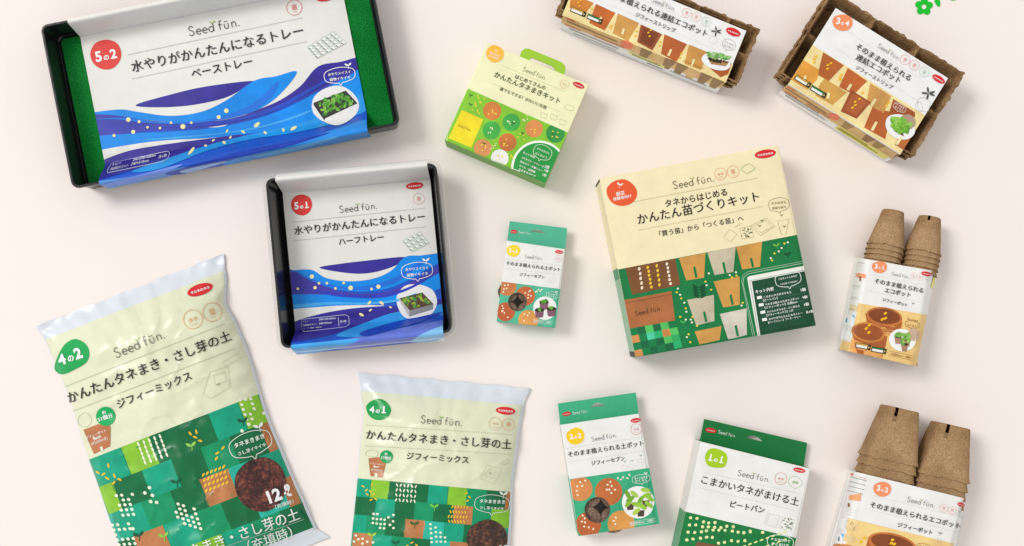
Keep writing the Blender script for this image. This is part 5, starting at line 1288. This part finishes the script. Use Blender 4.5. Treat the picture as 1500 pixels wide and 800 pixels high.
CRW, YEL = (240, 244, 220), (244, 198, 56)
def draw_42(A, Q):
    I = 'illustration'; d = (.939, -.345); n = (.345, .939); ang = -.352
    A.z(100, 560, 10 / 3)
    seeds_block(A, (344, 302), d, n, 5, 5, 28, 24, CRW, 1.15, 12, 5.2)
    for i in range(24): A.poly(I, YEL, ell((664 + (i % 6) * 20 + (i // 6) * 5 - 4, 452 - (i % 6) * 8 + (i // 6) * 26), 11, 5, -1.0, 9), 4, 2)
    for c, n_, sd in (((305, 596), 14, 1), ((580, 650), 22, 2), ((286, 740), 16, 3), ((906, 130), 11, 4)):
        r = random.Random(sd); k = 0
        for i in range(5):
            for j in range(5):
                if k < n_ and r.random() < .8: A.poly(I, CRW, ell((c[0] + (i - 2) * 26 + (j - 2) * 8, c[1] + (j - 2) * 24 - (i - 2) * 2 + (i - 2) * 10 * (sd == 2)), 9, 7, .6, 10), 4, 2); k += 1
    for p in ((376, 540), (398, 514), (412, 552), (404, 582), (432, 586), (318, 714), (952, 152), (880, 206), (848, 238)): A.poly(I, CRW, ell(p, 9.5, 8, .5, 10), 4, 2)
    for x, y, a in ((146, 440, .5), (174, 448, -.6), (198, 406, 1.4), (192, 468, .5), (228, 456, 1.2), (252, 474, .4), (224, 490, -.8), (596, 250, .9), (626, 242, 1.3), (620, 268, .4), (644, 286, .3), (756, 320, -.9), (728, 346, -.5), (724, 372, -1)):
        A.poly(I, YEL, ell((x, y), 12, 5, a, 9), 4, 2)
    A.sprout(I, (852, 192), 40, (8, 84, 52), -.2, layer=5); A.sprout(I, (602, 310), 40, (142, 206, 72), -.2, layer=5); A.sprout(I, (530, 488), 42, (8, 90, 62), -.2, layer=5)
    A.sprout(I, (346, 748), 42, (8, 84, 56), -.2, layer=5); A.sprout(I, (468, 752), 40, (142, 206, 72), -.2, layer=5)
    A.bubble((888, 302), 106, 58, -.34, 'タネまきまき', 'さし芽イキイキ', (238, 246, 236), 3.4)
    A.poly('photo_inset', SOIL, blob((936, 500), 128, 132, 12, 9, .05), 5)
    A.text('volume_mark', '12', (982, 590), (1046, 567), (252, 252, 250), .04, 8); A.text('volume_mark', 'ℓ', (1060, 562), (1092, 550), (252, 252, 250), .035, 8); A.text('volume_mark', '（充填時）', (1012, 618), (1098, 590), (246, 248, 246), .01, 8)
    A.text('lower_title', 'かんたんタネまき・さし芽の土', (306, 950), (1130, 662), (240, 244, 238), .012, 7)
    A.dashes('lower_title', (220, 236, 226), (640, 842), (1150, 668), 2.4, 70)
    A.text('lower_title', '（充填時）', (884, 822), (1098, 748), (226, 238, 230), .012, 7)
    # pot with count
    A.poly(I, (188, 120, 78), [(76, 232), (150, 204), (208, 214), (206, 312), (128, 350)], 4, 1)
    A.text(I, 'ジフィーポット', (92, 276), (190, 238), (246, 240, 228), .02); A.text(I, '8cm', (128, 282), (166, 268), (246, 240, 228), .03); A.text(I, '(約200mℓ)', (118, 308), (196, 278), (246, 240, 228), .01)
    A.poly(I, (240, 240, 220), [(158, 318), (168, 312), (174, 330), (164, 336)], 5, 2)
    A.poly('count_badge', (12, 172, 92), ell((185, 166), 47, n=32), 5, 2); A.text('count_badge', '約', (172, 156), (188, 150), (252, 252, 250), .03); A.text('count_badge', '51個分', (152, 192), (222, 168), (252, 252, 250), .03)
    A.stroke(I, (196, 202, 170), blob((82, 184), 34, 34, 3), 2, 4, closed=True)
    S = 836 / 460; A.z(40, 360, S)
    A.poly('number_badge', (14, 166, 84), spline([(74, 330), (80, 300), (100, 264), (128, 249), (156, 262), (166, 286), (158, 310), (130, 328), (96, 342)], 5), 4, 2)
    wc = (252, 252, 248); A.text('number_badge', '4', (89, 318), (108, 311), wc, .04); A.text('number_badge', 'の', (113, 309), (128, 303), wc, .03); A.text('number_badge', '2', (132, 303), (151, 296), wc, .04)
    A.logo((238, 299), (368, 246), (92, 94, 84))
    ln = (146, 152, 128)
    A.dashes('lettering', ln, (104, 374), (526, 208), 1.6, 120); A.dashes('lettering', ln, (124, 440), (552, 274), 1.6, 120)
    A.text('lettering', 'かんたんタネまき・さし芽の土', (114, 418), (544, 250), INK, .014); A.text('lettering', 'ジフィーミックス', (244, 432), (440, 354), INK, .014)
    A.emblem((460, 118), 35, 15, -.33)
    A.ring((441, 196), 25, (220, 160, 100), 'タネ', -.36); A.ring((492, 177), 25, (220, 150, 90), '苗', -.36)
    g = (198, 204, 170)
    A.stroke(I, g, [(486, 336), (534, 322), (540, 376), (490, 406), (468, 396)], 1.3, 4, closed=True); A.stroke(I, g, [(496, 346), (526, 336), (530, 360), (500, 370)], 1.1, 4, closed=True)
    A.sprout(I, (508, 370), 8, (150, 164, 120), -.3); A.stroke(I, g, [(516, 312), (560, 286), (572, 296), (528, 322)], 1.2, 4, closed=True)
soil_bag('largest plump soil bag in cream and green patchwork film, tilted in the lower left corner', (53, 478), (328, 372), 443, .045,
         [(0, 0), (30, 5), (112, 7), (210, 1), (340, -3), (425, 0), (443, -6)], [(0, 294), (24, 288), (73, 272), (100, 276), (139, 277), (252, 270), (334, 272), (393, 275), (425, 277), (443, 290)],
         23, 210, 46, draw_42, SOIL, 3.0, 22)

def draw_41(A, Q):
    I = 'illustration'; S = 889 / 300; A.z(510, 700, 1500 / 270)
    d = (.995, .08); n = (-.08, .995)
    for i in range(6):
        for j in range(4): A.poly(I, CRW, ell((400 + i * 30 - j * 3, 58 + j * 40 + i * 2.5), 15, 6.2, -1.15 if (i + j) % 2 else 1.2, 9), 4, 2)
    for j, row in enumerate(((848, 234, 6), (832, 276, 6), (818, 316, 7), (822, 356, 6))):
        for i in range(row[2]): A.poly(I, YEL, ell((row[0] + i * 24, row[1] + i * 1 - j), 14, 6, -1.1 if j % 2 == 0 else 1.2, 9), 4, 2)
    for p in ((210, 294), (240, 294), (206, 330), (236, 336), (268, 336), (298, 340), (330, 322), (370, 302), (204, 366), (234, 370), (266, 376), (298, 376), (366, 354), (342, 382), (262, 406), (294, 410), (370, 408),
              (670, 378), (672, 414), (712, 404), (714, 442), (752, 446), (676, 450), (678, 490), (716, 478), (752, 480), (788, 484), (680, 522), (720, 518), (754, 518), (790, 518), (66, 470), (86, 500), (120, 496), (52, 518), (120, 534), (158, 520), (204, 526)):
        A.poly(I, CRW, ell(p, 11, 9.5, p[0] % 2, 10), 4, 2)
    for x, y, a in ((126, 70, .5), (196, 54, -1.1), (184, 110, .7), (210, 136, -.6), (158, 134, .7), (190, 178, -.4), (226, 172, .6), (150, 100, -.6), (960, 126, -.5), (986, 156, .7), (970, 186, -.6), (520, 526, -.5), (556, 546, .6), (480, 552, -.6)):
        A.poly(I, YEL, ell((x, y), 15, 6, a, 9), 4, 2)
    A.sprout(I, (702, 236), 56, (118, 210, 90), 0, layer=5); A.sprout(I, (540, 378), 56, (40, 96, 44), 0, layer=5); A.sprout(I, (196, 470), 56, (160, 206, 70), 0, layer=5); A.sprout(I, (386, 532), 52, (8, 96, 66), 0, layer=5)
    A.bubble((1168, 212), 142, 74, .05, 'タネまきまき', 'さし芽イキイキ', (236, 246, 238), 4)
    A.poly('photo_inset', SOILB, blob((1126, 500), 168, 158, 12, 9, .05), 5)
    A.text('volume_mark', '4ℓ', (1180, 628), (1290, 636), (252, 252, 250), .04, 8)
    A.z(500, 530, S)
    A.poly(I, (186, 116, 72), [(119, 420), (160, 414), (198, 424), (180, 502), (128, 496)], 4, 1)
    A.text(I, 'ジフィーポット', (128, 444), (186, 450), (246, 240, 228), .02); A.text(I, '8cm', (142, 458), (166, 460), (246, 240, 228), .03); A.text(I, '(約200mℓ)', (132, 472), (180, 476), (246, 240, 228), .01)
    A.poly(I, (238, 240, 214), [(147, 484), (158, 485), (158, 500), (147, 499)], 5, 2)
    A.stroke(I, (196, 202, 168), blob((134, 398), 26, 16, 2), 1.6, 4, closed=True)
    A.poly('count_badge', (14, 160, 86), ell((197, 412), 28, n=30), 5, 2); A.text('count_badge', '約', (191, 404), (201, 405), (252, 252, 250), .03); A.text('count_badge', '17個分', (177, 421), (218, 424), (252, 252, 250), .03)
    A.badge((161, 208), 53, 45, (16, 160, 78), '4', '1', .05, 6)
    A.logo((345, 267), (521, 280), (92, 94, 84))
    ln = (150, 156, 132)
    A.dashes('lettering', ln, (108, 274), (740, 316), 1.6, 150); A.dashes('lettering', ln, (106, 364), (738, 402), 1.6, 150)
    A.text('lettering', 'かんたんタネまき・さし芽の土', (110, 333), (735, 376), INK, .014); A.text('lettering', 'ジフィーミックス', (284, 420), (551, 439), INK, .014)
    A.emblem((712, 213), 42, 16, .07); A.ring((668, 269), 27, (224, 160, 100), 'タネ', .07); A.ring((724, 272), 26, (224, 150, 90), '苗', .07)
    g = (196, 202, 168)
    A.stroke(I, g, [(634, 448), (696, 466), (660, 532), (600, 506)], 1.6, 4, closed=True); A.stroke(I, g, [(640, 466), (672, 476), (654, 506), (622, 494)], 1.3, 4, closed=True)
    A.sprout(I, (646, 484), 10, (150, 164, 120), .1); A.stroke(I, g, [(690, 440), (726, 420), (732, 430), (700, 450)], 1.4, 4, closed=True)
soil_bag('smaller soil bag in cream and green patchwork film, cut by the lower edge', (525.3, 546.2), (775.7, 568.8), 345, .036,
         [(0, 0), (22, 5), (60, 12), (152, 11.5), (254, 10.5), (345, 4)], [(0, 252), (22, 246), (73, 243), (138, 240), (200, 243), (345, 246)],
         26, 154, 28.5, draw_41, SOILB, 11.0, 18)

# ------------------------------------------------------------------ green cut-out flower and leaves at the upper edge
GRN = mat((0, 196, 44), 'paper')
def cutout(name, label, cat, pts, hole=None):
    z = .0009
    loops = [[Vector((p.x, p.y, 0)) for p in [W(1300 + x / 7.5, y / 7.5, z) for x, y in l]] for l in ([pts] + ([hole] if hole else []))]
    tris = tessellate_polygon(loops); flat = [p for l in loops for p in l]; c = sum(loops[0], Vector()) / len(loops[0])
    n = len(flat); V_ = [Vector((p.x - c.x, p.y - c.y, z)) for p in flat] + [Vector((p.x - c.x, p.y - c.y, .0002)) for p in flat]
    fs = [tuple(t) for t in tris]; st = 0
    for l in loops:
        m = len(l); fs += [(st + i, st + (i + 1) % m, st + (i + 1) % m + n, st + i + n) for i in range(m)]; st += m
    o = mesh_obj(name, V_, fs, [GRN]); o.location = (c.x, c.y, 0); o['label'] = label; o['category'] = cat
fp = []
for k in range(60):
    a = 2 * math.pi * k / 60; q = abs(math.cos(2.5 * (a + .25)))
    r = 62 + 38 * q ** .75
    fp.append((402 + r * math.cos(a), 72 + r * math.sin(a)))
cutout('paper_flower', 'bright green flat five-petalled flower cut-out with a round hole', 'cut-out', fp, ell((402, 74), 27, n=20)[::-1])
cutout('paper_leaf', 'narrow bright green leaf cut-out just right of the flower cut-out', 'cut-out', spline([(516, -30), (522, 20), (544, 60), (570, 74), (582, 50), (574, 0), (552, -34)], 5))
cutout('paper_leaf', 'faint sliver of a green leaf cut-out at the upper edge, right of the narrow leaf', 'cut-out', spline([(660, -40), (680, -8), (716, 4), (756, -4), (780, -40), (720, -60)], 5))
bpy.data.objects.remove(_to)
